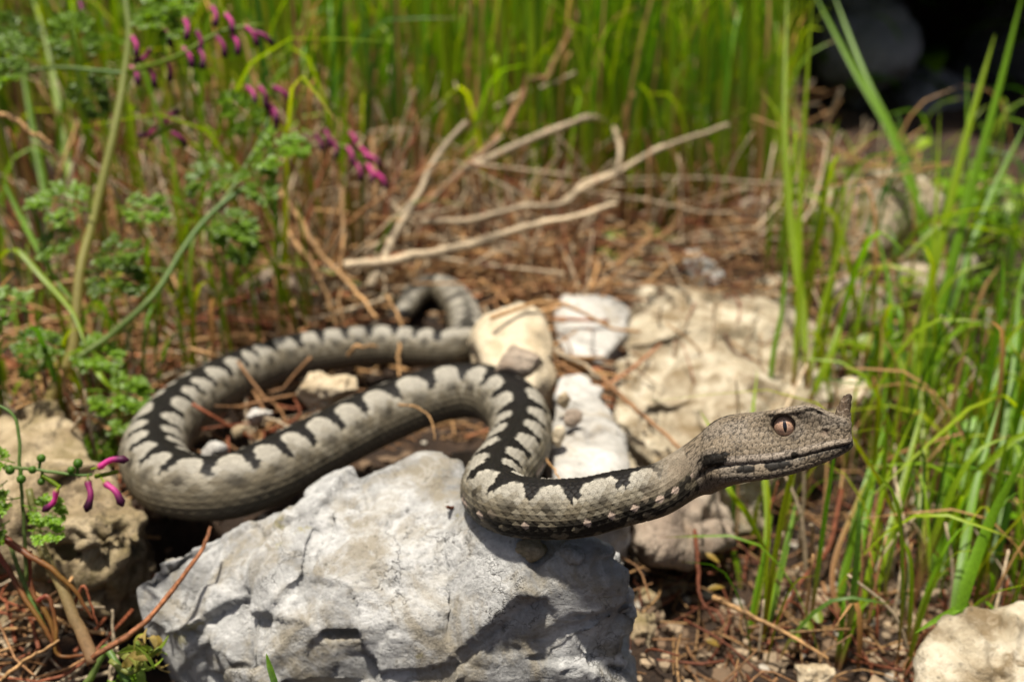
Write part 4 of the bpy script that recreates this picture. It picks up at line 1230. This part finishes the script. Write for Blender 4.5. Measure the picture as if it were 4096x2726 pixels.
tuft([([(3720, 2350, .42), (3780, 2050, .44), (3820, 1750, .46), (3880, 1400, .48)], 56, Gn),
      ([(3760, 2350, .43), (3850, 1950, .45), (3980, 1550, .47), (4100, 1250, .49)], 60, Gn),
      ([(3700, 2330, .43), (3690, 2050, .44), (3700, 1800, .46), (3680, 1500, .48)], 46, None),
      ([(3900, 2300, .43), (4000, 1900, .45), (4060, 1500, .47), (4080, 1150, .49)], 60, Gn),
      ([(3980, 2250, .44), (4040, 1950, .46), (4110, 1600, .48)], 60, Gn)], 'dark green tuft filling the right edge at mid height')
tuft([([(3700, 1060, .55), (3860, 1000, .55), (4110, 880, .55)], 30, L_),
      ([(3560, 1070, .54), (3700, 900, .54), (3900, 840, .54), (4110, 835, .54)], 36, L_),
      ([(3600, 1050, .55), (3780, 900, .55), (3980, 920, .55), (4110, 950, .55)], 34, L_),
      ([(3700, 1180, .56), (3900, 1150, .56), (4110, 1140, .56)], 20, L_)], 'grass blades lying level across the right edge')
tuft([([(-30, 1050, .46), (60, 1000, .455), (180, 1120, .45), (290, 1250, .44), (350, 1400, .43)], 34, L_),
      ([(20, 740, .50), (100, 900, .48), (200, 1080, .46), (310, 1230, .45)], 30, Gn),
      ([(350, 1420, .44), (400, 1500, .43), (480, 1580, .43)], 30, L_)], 'green blades bending down at the left of the main stem')
tuft([([(250, 1330, .60), (200, 900, .62), (130, 500, .64), (60, 100, .66)], 40, Gn),
      ([(330, 1250, .60), (310, 900, .62), (250, 550, .64), (190, 200, .66), (120, -40, .68)], 46, L_),
      ([(400, 1200, .62), (380, 900, .63), (300, 600, .65), (270, 350, .66)], 34, L_),
      ([(220, 1300, .58), (120, 950, .6), (40, 700, .62)], 36, Gn)], 'loose green tuft behind the fumitory stem at left')
tuft([([(830, 1100, .66), (800, 1000, .66), (740, 960, .66)], 24, L_), ([(840, 1230, .62), (890, 1130, .62), (960, 980, .62)], 24, L_),
      ([(700, 1300, .60), (650, 1100, .61), (610, 950, .62)], 26, None), ([(760, 1280, .58), (690, 1060, .60), (700, 800, .62)], 26, None)], 'short yellow green tuft in straw behind the rear coil')

# --- the mass of grass behind, which nobody could count
gb = MB()
rs = np.random.RandomState(5)
def grass_mass(n, x0, x1, y0, y1, hmin, hmax, w0, w1, lean, seed, dark=0.0, lim_px=None):
    r = np.random.RandomState(seed)
    k = 0
    while k < n:
        x, y = r.uniform(x0, x1), r.uniform(y0, y1)
        if np.min(np.hypot(cen[::25, 0] - x, cen[::25, 1] - y)) < 0.03 or (.03 < x < .16 and .38 < y < .62) or (-.13 < x < .0 and .35 < y < .5):
            continue
        dens = 0.5 + 0.5 * vnoise(np.array([[x * 9, y * 9, 0.0]]), 4)[0]
        if r.rand() > 0.25 + dens:
            continue
        if lim_px and (2048 + x / (y * 0.97) * FPX) > lim_px - 150 * r.rand():
            continue
        z = gz1(x, y)
        h = r.uniform(hmin, hmax)
        a = r.uniform(0, 6.28)
        ln = abs(r.normal()) * lean * h
        bend = np.array([math.cos(a), math.sin(a) * 0.6, 0]) * ln
        base_ = np.array([x, y, z - 0.004])
        path = spline([base_, base_ + np.array([0, 0, h * .45]) + bend * .2, base_ + np.array([0, 0, h * .8]) + bend * .6, base_ + np.array([0, 0, h * (0.98 - 0.3 * ln / h)]) + bend * 1.25], 9)
        cols = gcols(r)
        if r.rand() < 0.5:
            cols[0] = (0, RUST * .7); cols[1] = (0.14, TAN * .6)
        if r.rand() < 0.09:
            cols = [(0, BROWN), (.5, TAN), (1, TAN)]
        v, f, c = blade_mesh(path, r.uniform(w0, w1), cols, side=(math.cos(a + 1.57 + r.uniform(-.8, .8)), math.sin(a + 1.57) * 0.4, 0), fold=0.4, twist=r.uniform(-1, 1))
        gb.add(v, f, c * (1 - dark))  # negative dark puts the light that upright stems miss into their colour
        k += 1
grass_mass(800, -0.22, 0.34, 0.71, 0.90, 0.08, 0.32, 0.0014, 0.0042, 0.20, 21, -0.3, 3200)
grass_mass(480, -0.12, 0.32, 0.675, 0.79, 0.06, 0.24, 0.0013, 0.0036, 0.20, 22, -0.3, 3250)
grass_mass(520, -0.20, 0.36, 0.80, 1.02, 0.10, 0.34, 0.0016, 0.0045, 0.26, 1, -0.3, 3200)
grass_mass(330, -0.48, 0.52, 0.92, 1.22, 0.12, 0.40, 0.002, 0.0055, 0.30, 2, 0, 3150)
grass_mass(560, -0.38, -0.09, 0.52, 0.92, 0.06, 0.26, 0.0016, 0.0036, 0.32, 3)
grass_mass(150, 0.16, 0.42, 0.50, 0.66, 0.05, 0.15, 0.0016, 0.0036, 0.34, 4)
grass_mass(210, 0.19, 0.46, 0.40, 0.78, 0.03, 0.12, 0.0012, 0.0028, 0.5, 15)
grass_mass(240, -0.60, -0.26, 0.66, 1.15, 0.10, 0.34, 0.002, 0.005, 0.3, 9)
grass_mass(380, 0.09, 0.30, 0.30, 0.50, 0.02, 0.10, 0.0008, 0.0024, 0.4, 6)
grass_mass(130, 0.15, 0.32, 0.34, 0.55, 0.05, 0.15, 0.0014, 0.0034, 0.3, 26)
grass_mass(120, -0.26, -0.10, 0.40, 0.56, 0.02, 0.10, 0.0012, 0.0028, 0.5, 7)
grass_mass(260, -1.0, 0.6, 1.15, 1.6, 0.15, 0.40, 0.005, 0.010, 0.4, 8, 0.1, 3100)
tag(obj('grass', gb.mesh('grass'), M['leaf']), 'mass of thin green grass stems behind the rocks', 'grass', kind='stuff')

# --- dry litter
lb = MB()
def litter(n, region, zlift, lmin, lmax, r0, r1, seed, up=0.25, cols=(TAN, BROWN * 1.4, RUST * 1.3, PALE * .8, BROWN)):
    r = np.random.RandomState(seed)
    for k in range(n):
        x, y = region(r)
        if np.min(np.hypot(cen[::25, 0] - x, cen[::25, 1] - y)) < 0.024:
            continue
        z = gz1(x, y) + abs(r.normal()) * zlift
        a = r.uniform(0, 6.28)
        l = r.uniform(lmin, lmax)
        e = r.normal() * up
        d_ = np.array([math.cos(a), math.sin(a), e]); d_ = d_ / np.linalg.norm(d_)
        sidev = np.array([-d_[1], d_[0], 0]) * r.normal() * l * 0.22 + np.array([0, 0, 1]) * r.normal() * l * .1
        b0 = np.array([x, y, z]) - d_ * l / 2
        p_ = spline([b0, b0 + d_ * l * .5 + sidev, b0 + d_ * l], 7)
        p_[:, 2] = np.maximum(p_[:, 2], z - 0.002)
        v, f = tube(p_, r.uniform(r0, r1) * np.linspace(1, .6, 7), 4)
        c = cols[r.randint(len(cols))] * r.uniform(.75, 1.25)
        lb.add(v, f, c)
def reg(x0, x1, y0, y1):
    return lambda r: (r.uniform(x0, x1), r.uniform(y0, y1))
litter(1900, reg(-0.27, 0.05, 0.46, 0.80), 0.012, .03, .10, .0005, .0013, 1, .3, (TAN, TAN * 1.2, BROWN * 1.5, RUST * 1.5 + TAN * .3, PALE * .8, BROWN))
litter(1150, reg(-0.10, 0.30, 0.56, 0.90), 0.012, .03, .10, .0005, .0012, 2, .35, (TAN * .8, TAN, PALE * .7, BROWN, RUST, BROWN * .7))
litter(520, reg(0.05, 0.27, 0.28, 0.52), 0.008, .015, .05, .0003, .0008, 3, .4, (BROWN * .7, BROWN, TAN * .6, RUST * .8, RUST * .5))
litter(420, reg(-0.24, -0.10, 0.36, 0.50), 0.014, .02, .07, .0004, .0010, 4, .45)
litter(170, reg(-0.22, -0.15, 0.27, 0.36), 0.010, .02, .06, .0004, .0010, 5, .4, (RUST * 1.2, TAN, BROWN * 1.3, PALE * .7))
litter(260, reg(-0.10, 0.03, 0.36, 0.46), 0.002, .008, .03, .0003, .0007, 6, .2, (BROWN, BROWN * 1.4, TAN * .8))
litter(80, reg(-0.14, 0.22, 0.58, 0.80), 0.030, .09, .22, .0006, .0013, 21, .35, (PALE, PALE * .85, TAN * 1.2))
litter(90, reg(-0.24, -0.06, 0.54, 0.74), 0.030, .07, .18, .0006, .0013, 22, .5, (PALE * .9, TAN, TAN * 1.2))
litter(260, reg(0.03, 0.24, 0.20, 0.34), 0.006, .01, .04, .0003, .0008, 31, .3, (BROWN * .8, BROWN, TAN * .7, RUST * .8))
def stand(n, region, hmin, hmax, seed):
    r = np.random.RandomState(seed)
    for k in range(n):
        x, y = region(r); z = gz1(x, y)
        if np.min(np.hypot(cen[::25, 0] - x, cen[::25, 1] - y)) < 0.03:
            continue
        h = r.uniform(hmin, hmax); a = r.uniform(0, 6.28); ln = abs(r.normal()) * .4 * h
        b_ = np.array([math.cos(a), math.sin(a), 0]) * ln
        p_ = spline([np.array([x, y, z]), np.array([x, y, z + h * .55]) + b_ * .35, np.array([x, y, z + h * .9]) + b_], 7)
        v, f = tube(p_, r.uniform(.0005, .0012) * np.linspace(1, .5, 7), 4)
        lb.add(v, f, (TAN, BROWN * 1.5, RUST * 1.4, PALE * .8, PALE)[r.randint(5)] * r.uniform(.8, 1.25))
stand(1100, reg(-0.28, -0.06, 0.53, 0.82), .03, .13, 11)
stand(420, reg(-0.09, 0.05, 0.54, 0.78), .02, .07, 16)
stand(700, reg(-0.05, 0.28, 0.62, 0.95), .02, .09, 12)
stand(120, reg(-0.22, -0.11, 0.38, 0.52), .02, .06, 13)
stand(160, reg(0.08, 0.27, 0.30, 0.52), .02, .065, 14)
tag(obj('dry_grass_litter', lb.mesh('dry_grass_litter'), M['straw']), 'tangled brown dry grass lying and standing around the snake', 'dry grass', kind='stuff')

# --- broad dark leaves deep in the grass
ub = MB()
r = np.random.RandomState(23)
for k in range(900):
    x, y = r.uniform(-0.9, 0.75), r.uniform(1.02, 1.7)
    z = gz1(x, y) + r.uniform(0.0, 0.26)
    a = r.uniform(0, 6.28); l = r.uniform(.03, .085)
    d_ = norm(np.array([math.cos(a), math.sin(a), r.uniform(-.5, .9)]))
    p_ = spline([np.array([x, y, z]), np.array([x, y, z]) + d_ * l * .5 + np.array([0, 0, .006]), np.array([x, y, z]) + d_ * l], 6)
    v, f = ribbon(p_, l * r.uniform(.3, .5) * np.array([.15, .7, 1, .85, .5, .05]), (-d_[1], d_[0], .2), .2)
    ub.add(v, f, (DEEP * 1.3, GREEN * .8, DEEP * .9, GREEN)[r.randint(4)] * r.uniform(.8, 1.2))
for k in range(700):
    x, y = r.uniform(0.20, 0.46), r.uniform(0.38, 0.78)
    z = gz1(x, y) + abs(r.normal()) * 0.016
    a = r.uniform(0, 6.28); l = r.uniform(.008, .020)
    d_ = norm(np.array([math.cos(a), math.sin(a), r.uniform(-.3, .6)]))
    p_ = spline([np.array([x, y, z]), np.array([x, y, z]) + d_ * l * .5 + np.array([0, 0, .003]), np.array([x, y, z]) + d_ * l], 6)
    v, f = ribbon(p_, l * r.uniform(.35, .7) * np.array([.15, .7, 1, .95, .6, .05]), (-d_[1], d_[0], .2), .2)
    ub.add(v, f, (GREEN * 1.2, GREEN, LIME * .9, LIME, DEEP * 1.5)[r.randint(5)] * r.uniform(.8, 1.2))
tag(obj('undergrowth', ub.mesh('undergrowth'), M['leaf']), 'broad green leaves growing low and thick among and behind the grass', 'undergrowth', kind='stuff')

# --- fumitory: feathery leaves, pink tube flowers
def feather_leaf(base_, d_, size, r, col):
    mb_v, mb_f, mb_c, n_ = [], [], [], 0
    d_ = norm(np.asarray(d_, float))
    up = norm(np.array([0.1, -0.5, 1.0]) - d_ * np.dot(d_, [0.1, -0.5, 1.0]))
    sd = np.cross(d_, up)
    def put(v, f, c):
        nonlocal n_
        mb_v.append(np.asarray(v)); mb_f.extend([tuple(i + n_ for i in q) for q in f]); mb_c.append(np.broadcast_to(c, (len(v), 3))); n_ += len(v)
    rach = spline([base_, base_ + d_ * size * .5 + up * size * .08, base_ + d_ * size - up * size * .05], 8)
    v, f = tube(rach, size * .018 * np.linspace(1, .5, 8), 4); put(v, f, col * 1.1)
    def lobe(p, dd, l, w):
        dd = norm(dd); s_ = norm(np.cross(dd, up) + r.normal(size=3) * .25); nrm_ = np.cross(s_, dd)
        q_ = p + dd * l
        pts = [p, p + dd * l * .35 - s_ * w * .55 + nrm_ * w * .25, p + dd * l * .75 - s_ * w * .5 + nrm_ * w * .2, q_, p + dd * l * .75 + s_ * w * .5 + nrm_ * w * .2, p + dd * l * .35 + s_ * w * .55 + nrm_ * w * .25, p + dd * l * .5]
        put(pts, [(0, 1, 6), (1, 2, 6), (2, 3, 6), (3, 4, 6), (4, 5, 6), (5, 0, 6)], col * r.uniform(.75, 1.3))
    for t_, ll in ((.22, .42), (.42, .40), (.60, .34), (.76, .27), (.90, .2)):
        p0 = rach[int(t_ * 7)]
        for sg in (-1, 1):
            dd = norm(sd * sg + d_ * .75 + up * r.uniform(-.25, .35))
            pl = size * ll * r.uniform(.85, 1.15)
            st_ = spline([p0, p0 + dd * pl * .6 + up * pl * .05, p0 + dd * pl], 4)
            v, f = tube(st_, size * .011, 3); put(v, f, col)
            for u_ in (.4, .7, 1.0):
                q0 = p0 + dd * pl * u_
                for an_ in (-.95, -.3, .35, 1.0):
                    dl = dd * math.cos(an_) + np.cross(dd, up) * math.sin(an_) + up * r.uniform(-.35, .45)
                    lobe(q0, dl, size * r.uniform(.12, .19), size * r.uniform(.06, .10))
    for an_ in (-.9, -.3, .3, .9):
        lobe(rach[-1], d_ * math.cos(an_) + sd * math.sin(an_), size * .17, size * .09)
    return np.concatenate(mb_v), mb_f, np.concatenate(mb_c)

def flower_geo(base_, d_, l, r, dark=1.0):
    """a curved tube flower: green pedicel, pink tube, near black purple lips"""
    d_ = norm(np.asarray(d_, float))
    bend = norm(np.cross(d_, [0.2, 1, 0.1]))
    p_ = spline([base_ - d_ * l * .32, base_, base_ + d_ * l * .45 + bend * l * .13, base_ + d_ * l - bend * l * .05], 12)
    t = np.linspace(0, 1, 12)
    rr = l * np.interp(t, [0, .22, .26, .34, .5, .78, .9, .97, 1.0], [.03, .03, .11, .13, .095, .11, .16, .13, .04])
    v, f = tube(p_, rr, 8)
    tc_ = np.repeat(t, 8)
    c = lerp_cols(tc_, [(0, LIME * .8), (.24, LIME), (.30, PINK * .75), (.42, PINK * 1.25 + .01), (.58, PINK * 1.25 + .01), (.70, PINK * .9), (.80, C3(.10, .012, .06)), (.9, C3(.05, .006, .03)), (1.0, C3(.09, .012, .05))])
    return v, f, c * dark

def plant(label, stems, leaves, racemes, cat='plant', name='fumitory', group='fumitory plants', stemcol=None, fruits=()):
    s0 = stems[0]
    root = empty(name, P(*s0[0][0]))
    tag(root, label, cat, group)
    allp = []
    for pts, w0, w1, cs in stems:
        path = px_path(pts, 28, 0.00012)
        allp.append(path)
        dm = np.mean([q[2] for q in pts])
        v, f = tube(path, np.linspace(w0, w1, 28) * 0.85 / FPX * dm / 2, 8)
        t = np.repeat(np.linspace(0, 1, 28), 8)
        nz = vnoise(np.stack([t * 12, np.tile(np.arange(8), 28) * .5, 0 * t], 1), 3)[:, None]
        obj('stem', make_mesh('stem', v, f, np.clip(lerp_cols(t, cs) * (1 + .18 * nz), .004, 1)), M['leaf'], root)
    for (px, py, d), (dx, dy), size, cf in leaves:
        b_ = P(px, py, d)
        dv = RGT * dx + UPC * (-dy) - FWD * RNG.uniform(-.3, .4)
        v, f, c = feather_leaf(b_, dv, size / FPX * d, RNG, C3(0.14, 0.25, 0.014) * cf)
        obj('leaf', make_mesh('leaf', v, f, c), M['leaf'], root)
    for pts, spots, l in racemes:
        path = px_path(pts, 16)
        dm = np.mean([q[2] for q in pts])
        v, f = tube(path, 9 / FPX * dm, 6)
        ax = obj('flower_stalk', make_mesh('flower_stalk', v, f, np.broadcast_to(LIME * .7, (len(v), 3))), M['leaf'], root)
        for px, py, dx, dy, dk in spots:
            v, f, c = flower_geo(P(px, py, dm - .002), RGT * dx - UPC * dy - FWD * RNG.uniform(-.2, .3), l / FPX * dm, RNG, dk)
            o = bpy.data.objects.new('flower', make_mesh('flower', v, f, c)); o.data.materials.append(M['petal']); COL.objects.link(o); o.parent = ax
    for px, py, d, rr in fruits:
        c0 = P(px, py, d); r_ = rr / FPX * d
        p_ = spline([c0 - UPC * r_ - RGT * r_ * .3, c0, c0 + UPC * r_ + RGT * r_ * .3], 9)
        v, f = tube(p_, r_ * np.sqrt(np.clip(1 - np.linspace(-1, 1, 9) ** 2, .01, 1)), 8)
        ap = np.concatenate(allp); nr_ = ap[np.argmin(((ap - c0) ** 2).sum(1))]
        v2, f2_ = tube(spline([nr_, (nr_ + c0) / 2 + UPC * .001, c0], 6), .0005, 5)
        f = f + [tuple(i + len(v) for i in q_) for q_ in f2_]; v = np.concatenate([v, v2])
        obj('seed_pod', make_mesh('seed_pod', v, f, np.broadcast_to(C3(.09, .20, .02), (len(v), 3))), M['leaf'], root)
    return root

SC1 = [(0, C3(.40, .30, .11)), (.5, C3(.30, .29, .08)), (1, C3(.18, .25, .05))]
SCG = [(0, C3(.20, .26, .07)), (1, C3(.12, .22, .05))]
SCR = [(0, RUST * 1.3 + PINK * .15), (.6, RUST + LIME * .2), (1, RUST * .9)]
plant('tall fumitory with pink flowers at the upper left of the coil',
      [([(165, 1800, .43), (210, 1560, .435), (290, 1400, .44), (320, 1100, .45), (375, 880, .46), (450, 560, .47), (500, 300, .48), (515, 120, .485), (490, -60, .49)], 52, 34, SC1),
       ([(300, 1440, .435), (420, 1355, .44), (560, 1240, .445), (640, 1150, .45), (740, 990, .46), (850, 850, .47), (1000, 730, .48)], 30, 26, SCG),
       ([(60, 290, .48), (250, 270, .48), (500, 290, .48)], 16, 22, SCG),
       ([(860, 850, .47), (960, 700, .48), (1040, 560, .49), (1080, 440, .50)], 20, 12, SCG)],
      [((370, 850, .455), (-1, -.25), 260, 1.0), ((330, 920, .455), (-1, .5), 200, .8), ((460, 830, .46), (1, .1), 190, 1.1), ((330, 1080, .45), (1, .25), 230, .6), ((350, 1030, .45), (.8, -.1), 200, .7),
       ((270, 1400, .44), (.9, .2), 200, 1.1), ((240, 1400, .44), (-.6, .4), 160, 1.0), ((340, 1560, .435), (1, .15), 240, 1.0), ((420, 1700, .43), (-.2, 1), 170, .8), ((420, 1640, .43), (.9, .35), 190, 1.0), ((430, 1790, .425), (-.5, .5), 170, .8),
       ((850, 850, .47), (.9, .6), 200, .9), ((880, 870, .47), (.6, 1), 190, .8), ((960, 690, .48), (-.9, .2), 220, .8), ((980, 650, .48), (1, -.3), 240, 1.1), ((1040, 560, .49), (-.5, -.7), 200, 1.1), ((1000, 640, .48), (.4, .9), 190, .9),
       ((150, 290, .48), (-1, .1), 230, 1.0), ((130, 280, .48), (-.7, -.7), 190, .9), ((330, 270, .48), (-.3, -1), 220, 1.0), ((300, 280, .48), (.4, .8), 180, .6), ((520, 60, .49), (1, -.2), 240, 1.0), ((560, 40, .49), (.8, .6), 200, .9),
       ((60, 1280, .42), (-.8, .1), 210, 1.0), ((130, 1250, .42), (-1, -.2), 240, .9), ((20, 1350, .42), (.9, .2), 200, .8), ((180, 200, .5), (-.9, -.5), 200, .7)],
      [([(500, 290, .48), (700, 230, .48), (880, 130, .485), (1050, 100, .49)],
        [(530, 150, .25, 1, 1.1), (525, 270, .5, 1, 1.0), (590, 270, .35, .9, .7), (600, 200, -.6, .4, .8), (645, 110, .5, 1, .7), (660, 240, .2, 1, .9), (740, 80, .1, 1, 1.1), (735, 195, .5, 1, 1.1), (790, 130, .1, .8, .6), (850, 30, .2, 1, .9), (870, 150, .4, 1, .7), (905, 60, .4, 1, 1.2), (930, 140, .3, 1, 1.2), (985, 110, .5, .8, 1.1), (1020, 130, .8, .5, .6), (800, 200, .2, 1, .6)], 88),
       ([(1060, 500, .50), (1070, 400, .50), (1040, 330, .50)], [(990, 350, .3, .6, 1.0), (1040, 350, .3, .9, .9), (1080, 420, .4, .9, .8), (1095, 350, .6, .5, .7), (1085, 440, .2, 1, 1.1)], 95),
       ([(600, 560, .50), (650, 520, .50), (700, 500, .50)], [(620, 510, -.8, .5, 1.2), (660, 490, .6, -.5, 1.2), (690, 530, .6, .6, .8)], 80),
       ([(1200, 520, .56), (1330, 570, .56), (1430, 620, .56), (1520, 720, .56)],
        [(1215, 540, .2, .9, .6), (1260, 540, .4, .8, .6), (1300, 520, .2, .8, .7), (1330, 560, .2, .9, .6), (1400, 530, .3, .8, 1.2), (1390, 590, .3, .9, 1.0), (1440, 590, .5, .8, 1.3), (1420, 650, .3, .9, .9), (1470, 660, .3, .9, 1.4), (1500, 690, .6, .8, 1.4), (1460, 620, .6, .4, 1.1)], 80),
       ([(330, -20, .5), (325, 40, .5), (330, 90, .5)], [(320, 10, .1, 1, .35), (340, 50, .1, 1, .3)], 80)])
plant('nearer fumitory sprig with three pink flowers at the left edge',
      [([(110, 2320, .335), (100, 2100, .335), (90, 1900, .333), (72, 1680, .335), (-40, 1610, .335)], 18, 14, SCG),
       ([(-40, 1850, .33), (90, 1870, .33), (250, 1895, .33), (380, 1905, .33)], 20, 12, SCG)],
      [((60, 1850, .33), (-.9, -.2), 150, 1.2), ((80, 1990, .332), (-.8, .2), 170, 1.0), ((40, 2080, .333), (-.6, .5), 170, .9), ((90, 2020, .332), (.7, .3), 150, 1.3), ((110, 2120, .333), (.8, .1), 130, 1.5), ((30, 1920, .33), (-.5, .6), 150, 1.0)],
      [([(380, 1905, .33), (430, 1895, .33), (470, 1885, .33)], [(400, 1865, 1, -.28, 1.2), (352, 1930, .1, 1, .55), (425, 1935, .75, .8, 1.0)], 115),
       ([(170, 1900, .33), (215, 1930, .33), (240, 1950, .33)], [(225, 1965, -.6, .9, 1.25)], 100)],
      fruits=[(130, 1878, .329, 16), (165, 1832, .329, 17), (312, 1852, .329, 19), (285, 1878, .329, 15), (85, 1915, .329, 18), (165, 1925, .331, 15), (40, 1880, .329, 18)])
plant('pale thick stem with red side shoots in the bottom left corner',
      [([(375, 2650, .33), (300, 2480, .332), (230, 2310, .335), (170, 2160, .34), (130, 1950, .345)], 62, 34, [(0, C3(.40, .25, .14)), (.5, C3(.34, .27, .12)), (1, C3(.22, .22, .07))]),
       ([(-30, 2120, .335), (80, 2200, .333), (200, 2270, .332), (310, 2370, .332), (385, 2480, .333)], 40, 12, SCR),
       ([(-20, 2190, .34), (60, 2330, .338), (160, 2480, .336), (220, 2600, .335)], 26, 20, SCR),
       ([(120, 2200, .338), (130, 2350, .337), (200, 2480, .336), (240, 2620, .335)], 24, 22, SCR),
       ([(150, 2400, .335), (200, 2380, .335), (235, 2500, .334), (250, 2610, .333), (380, 2620, .332)], 20, 16, SCR),
       ([(20, 2150, .345), (90, 2330, .34), (200, 2560, .336)], 20, 20, SCG),
       ([(330, 2760, .33), (400, 2640, .33), (430, 2590, .33), (520, 2720, .325)], 34, 34, SCG)],
      [((430, 2720, .328), (.9, .3), 150, 1.4)], [], name='young_weed', group=None)
# the wilted leaf
wl = MB()
rr_ = np.random.RandomState(3)
for k in range(34):
    b_ = P(500 + rr_.uniform(0, 150), 2680 - rr_.uniform(0, 110), .322 + rr_.uniform(-.006, .006))
    a = rr_.uniform(0, 6.28)
    d_ = norm(RGT * math.cos(a) + UPC * (math.sin(a) + .3) + FWD * rr_.uniform(-.5, .5))
    l = rr_.uniform(.004, .009)
    curl = norm(rr_.normal(size=3))
    p_ = spline([b_, b_ + d_ * l * .5 + curl * l * .15, b_ + d_ * l * .8 + curl * l * .5], 7)
    v, f = ribbon(p_, l * .34 * np.array([.3, .8, 1, 1, .9, .6, .15]), norm(np.cross(d_, curl)), .3)
    wl.add(v, f, (C3(.22, .32, .06), C3(.34, .36, .09), C3(.40, .30, .10), C3(.24, .34, .07))[rr_.randint(4)] * rr_.uniform(.9, 1.2))
v, f = tube(px_path([(440, 2640, .325), (520, 2690, .323), (580, 2640, .322), (640, 2590, .322)], 12), .0009, 6)
wl.add(v, f, C3(.25, .28, .07))
tag(obj('wilted_leaf', wl.mesh('wilted_leaf'), M['leaf']), 'curled yellow green wilting leaf at the bottom left of the grey rock', 'leaf')
# a blade tip in front of the grey stone
tuft([([(1110, 2760, .30), (1085, 2680, .302), (1065, 2610, .304)], 40, [(0, DEEP), (1, GREEN)])], 'single dark green blade tip at the bottom before the grey rock', None)

# --- small seedlings with round leaves, and yellow fallen leaves
def seedling(label, spots, d, col, name='seedling', stem=True):
    root = empty(name, P(spots[0][0], spots[0][1] + 60, d))
    tag(root, label, 'seedling', 'small seedlings')
    g0 = P(np.mean([s_[0] for s_ in spots]), max(s_[1] for s_ in spots) + 70, d)
    for px, py, w, h, tl in spots:
        c0 = P(px, py, d)
        rx, rz = w / FPX * d / 2, h / FPX * d / 2
        n_ = 14
        vs = [c0 - FWD * .001]
        for j in range(n_):
            a = 2 * math.pi * j / n_
            e = RGT * rx * math.cos(a) + (UPC * .75 + FWD * .6) * rz * math.sin(a)
            e = e * math.cos(tl) + np.cross(FWD, e) * math.sin(tl)
            vs.append(c0 + e + FWD * .001 * math.cos(2 * a))
        c = np.array([col * 1.15] + [col * RNG.uniform(.85, 1.1) for _ in range(n_)])
        obj('leaf', make_mesh('leaf', np.array(vs), [(0, 1 + j, 1 + (j + 1) % n_) for j in range(n_)], c), M['leaf'], root)
        v, f = tube(spline([g0, (g0 + c0) / 2 - UPC * .002, c0], 6), .0007, 4)
        obj('stem', make_mesh('stem', v, f, np.broadcast_to(RUST * .8, (len(v), 3))), M['leaf'], root)
LY = C3(.24, .32, .04)
seedling('seedling with round yellow green leaves right of the bleached stalks', [(2440, 1010, 110, 80, .5), (2450, 935, 100, 60, 0), (2320, 1005, 70, 70, .2), (2550, 1052, 80, 40, 0)], .66, LY)
seedling('seedling with small pointed green leaves below the grass', [(2620, 920, 90, 60, .4), (2680, 950, 80, 45, -.3), (2640, 990, 50, 90, .1), (2600, 945, 80, 50, 0)], .68, GREEN * 1.1)
seedling('single lime seedling on the soil left of the pointed white stone', [(2325, 1140, 60, 50, 0)], .62, LY * .9)
seedling('lime leaf cluster showing between blades at the right', [(3520, 1400, 80, 120, .2), (3480, 1360, 90, 70, 0), (3590, 1450, 90, 60, .4)], .52, LY)
seedling('bright leafy seedling low at the right behind the snout', [(3840, 1750, 150, 90, .2), (3900, 1700, 120, 80, -.4), (3800, 1800, 120, 70, .5), (3920, 1800, 110, 70, 0)], .48, GREEN * 1.5)
seedling('leafy seedling near the right edge above the level blades', [(3900, 790, 200, 90, .1), (3830, 760, 150, 80, .5), (3990, 740, 140, 80, -.4), (3920, 700, 110, 70, .2)], .66, GREEN * 1.4)
seedling('tiny green seedling in soil below the lime tuft', [(3230, 2500, 60, 50, .2), (3180, 2540, 60, 50, .4), (3270, 2460, 50, 60, 0)], .375, LY * .8)
def fallen(px, py, w, h, tl, d, col, label):
    c0 = P(px, py, d)
    w, h = w * .62, h * .36
    rx, rz = w / FPX * d / 2, h / FPX * d / 2
    e = RGT * math.cos(tl) + (UPC * .8 + FWD * .4) * math.sin(tl)
    p_ = spline([c0 - e * rx, c0 + UPC * rz * .5, c0 + e * rx], 8)
    v, f = ribbon(p_, rz * 2 * np.array([.1, .6, .9, 1, .95, .8, .5, .1]), norm(np.cross(e, UPC * .4 - FWD * .9)), .25)
    tag(obj('fallen_leaf', make_mesh('fallen_leaf', v, f, np.broadcast_to(col, (len(v), 3)) * RNG.uniform(.8, 1.1, (len(v), 1))), M['leaf']), label, 'leaf', 'yellow fallen leaves')
YE = C3(.38, .25, .04)
fallen(2850, 2230, 110, 60, -.7, .385, YE, 'curled yellow leaf hanging on the mauve stem')
fallen(2865, 2350, 110, 60, .1, .38, YE * .9, 'yellow leaf lying on soil below the mauve stem')
fallen(2850, 2570, 100, 70, -.5, .37, YE * .8, 'mustard leaf near the bottom right of the large grey rock')
fallen(3620, 2265, 90, 50, .3, .42, C3(.42, .24, .04), 'orange yellow leaf among blades at the lower right')
fallen(3830, 1150, 90, 50, -.3, .60, C3(.50, .25, .03), 'small orange leaf between the far right stones')
fallen(2390, 1475, 90, 34, -.1, .485, C3(.42, .13, .03), 'orange red dead leaf wedged by the white flat rock')
fallen(2250, 1425, 120, 50, -.6, .505, C3(.26, .08, .05), 'dark red dead leaf left of the orange red one')
fallen(2880, 840, 60, 90, 1.2, .72, C3(.48, .22, .03), 'orange leaf on soil behind the big boulder')
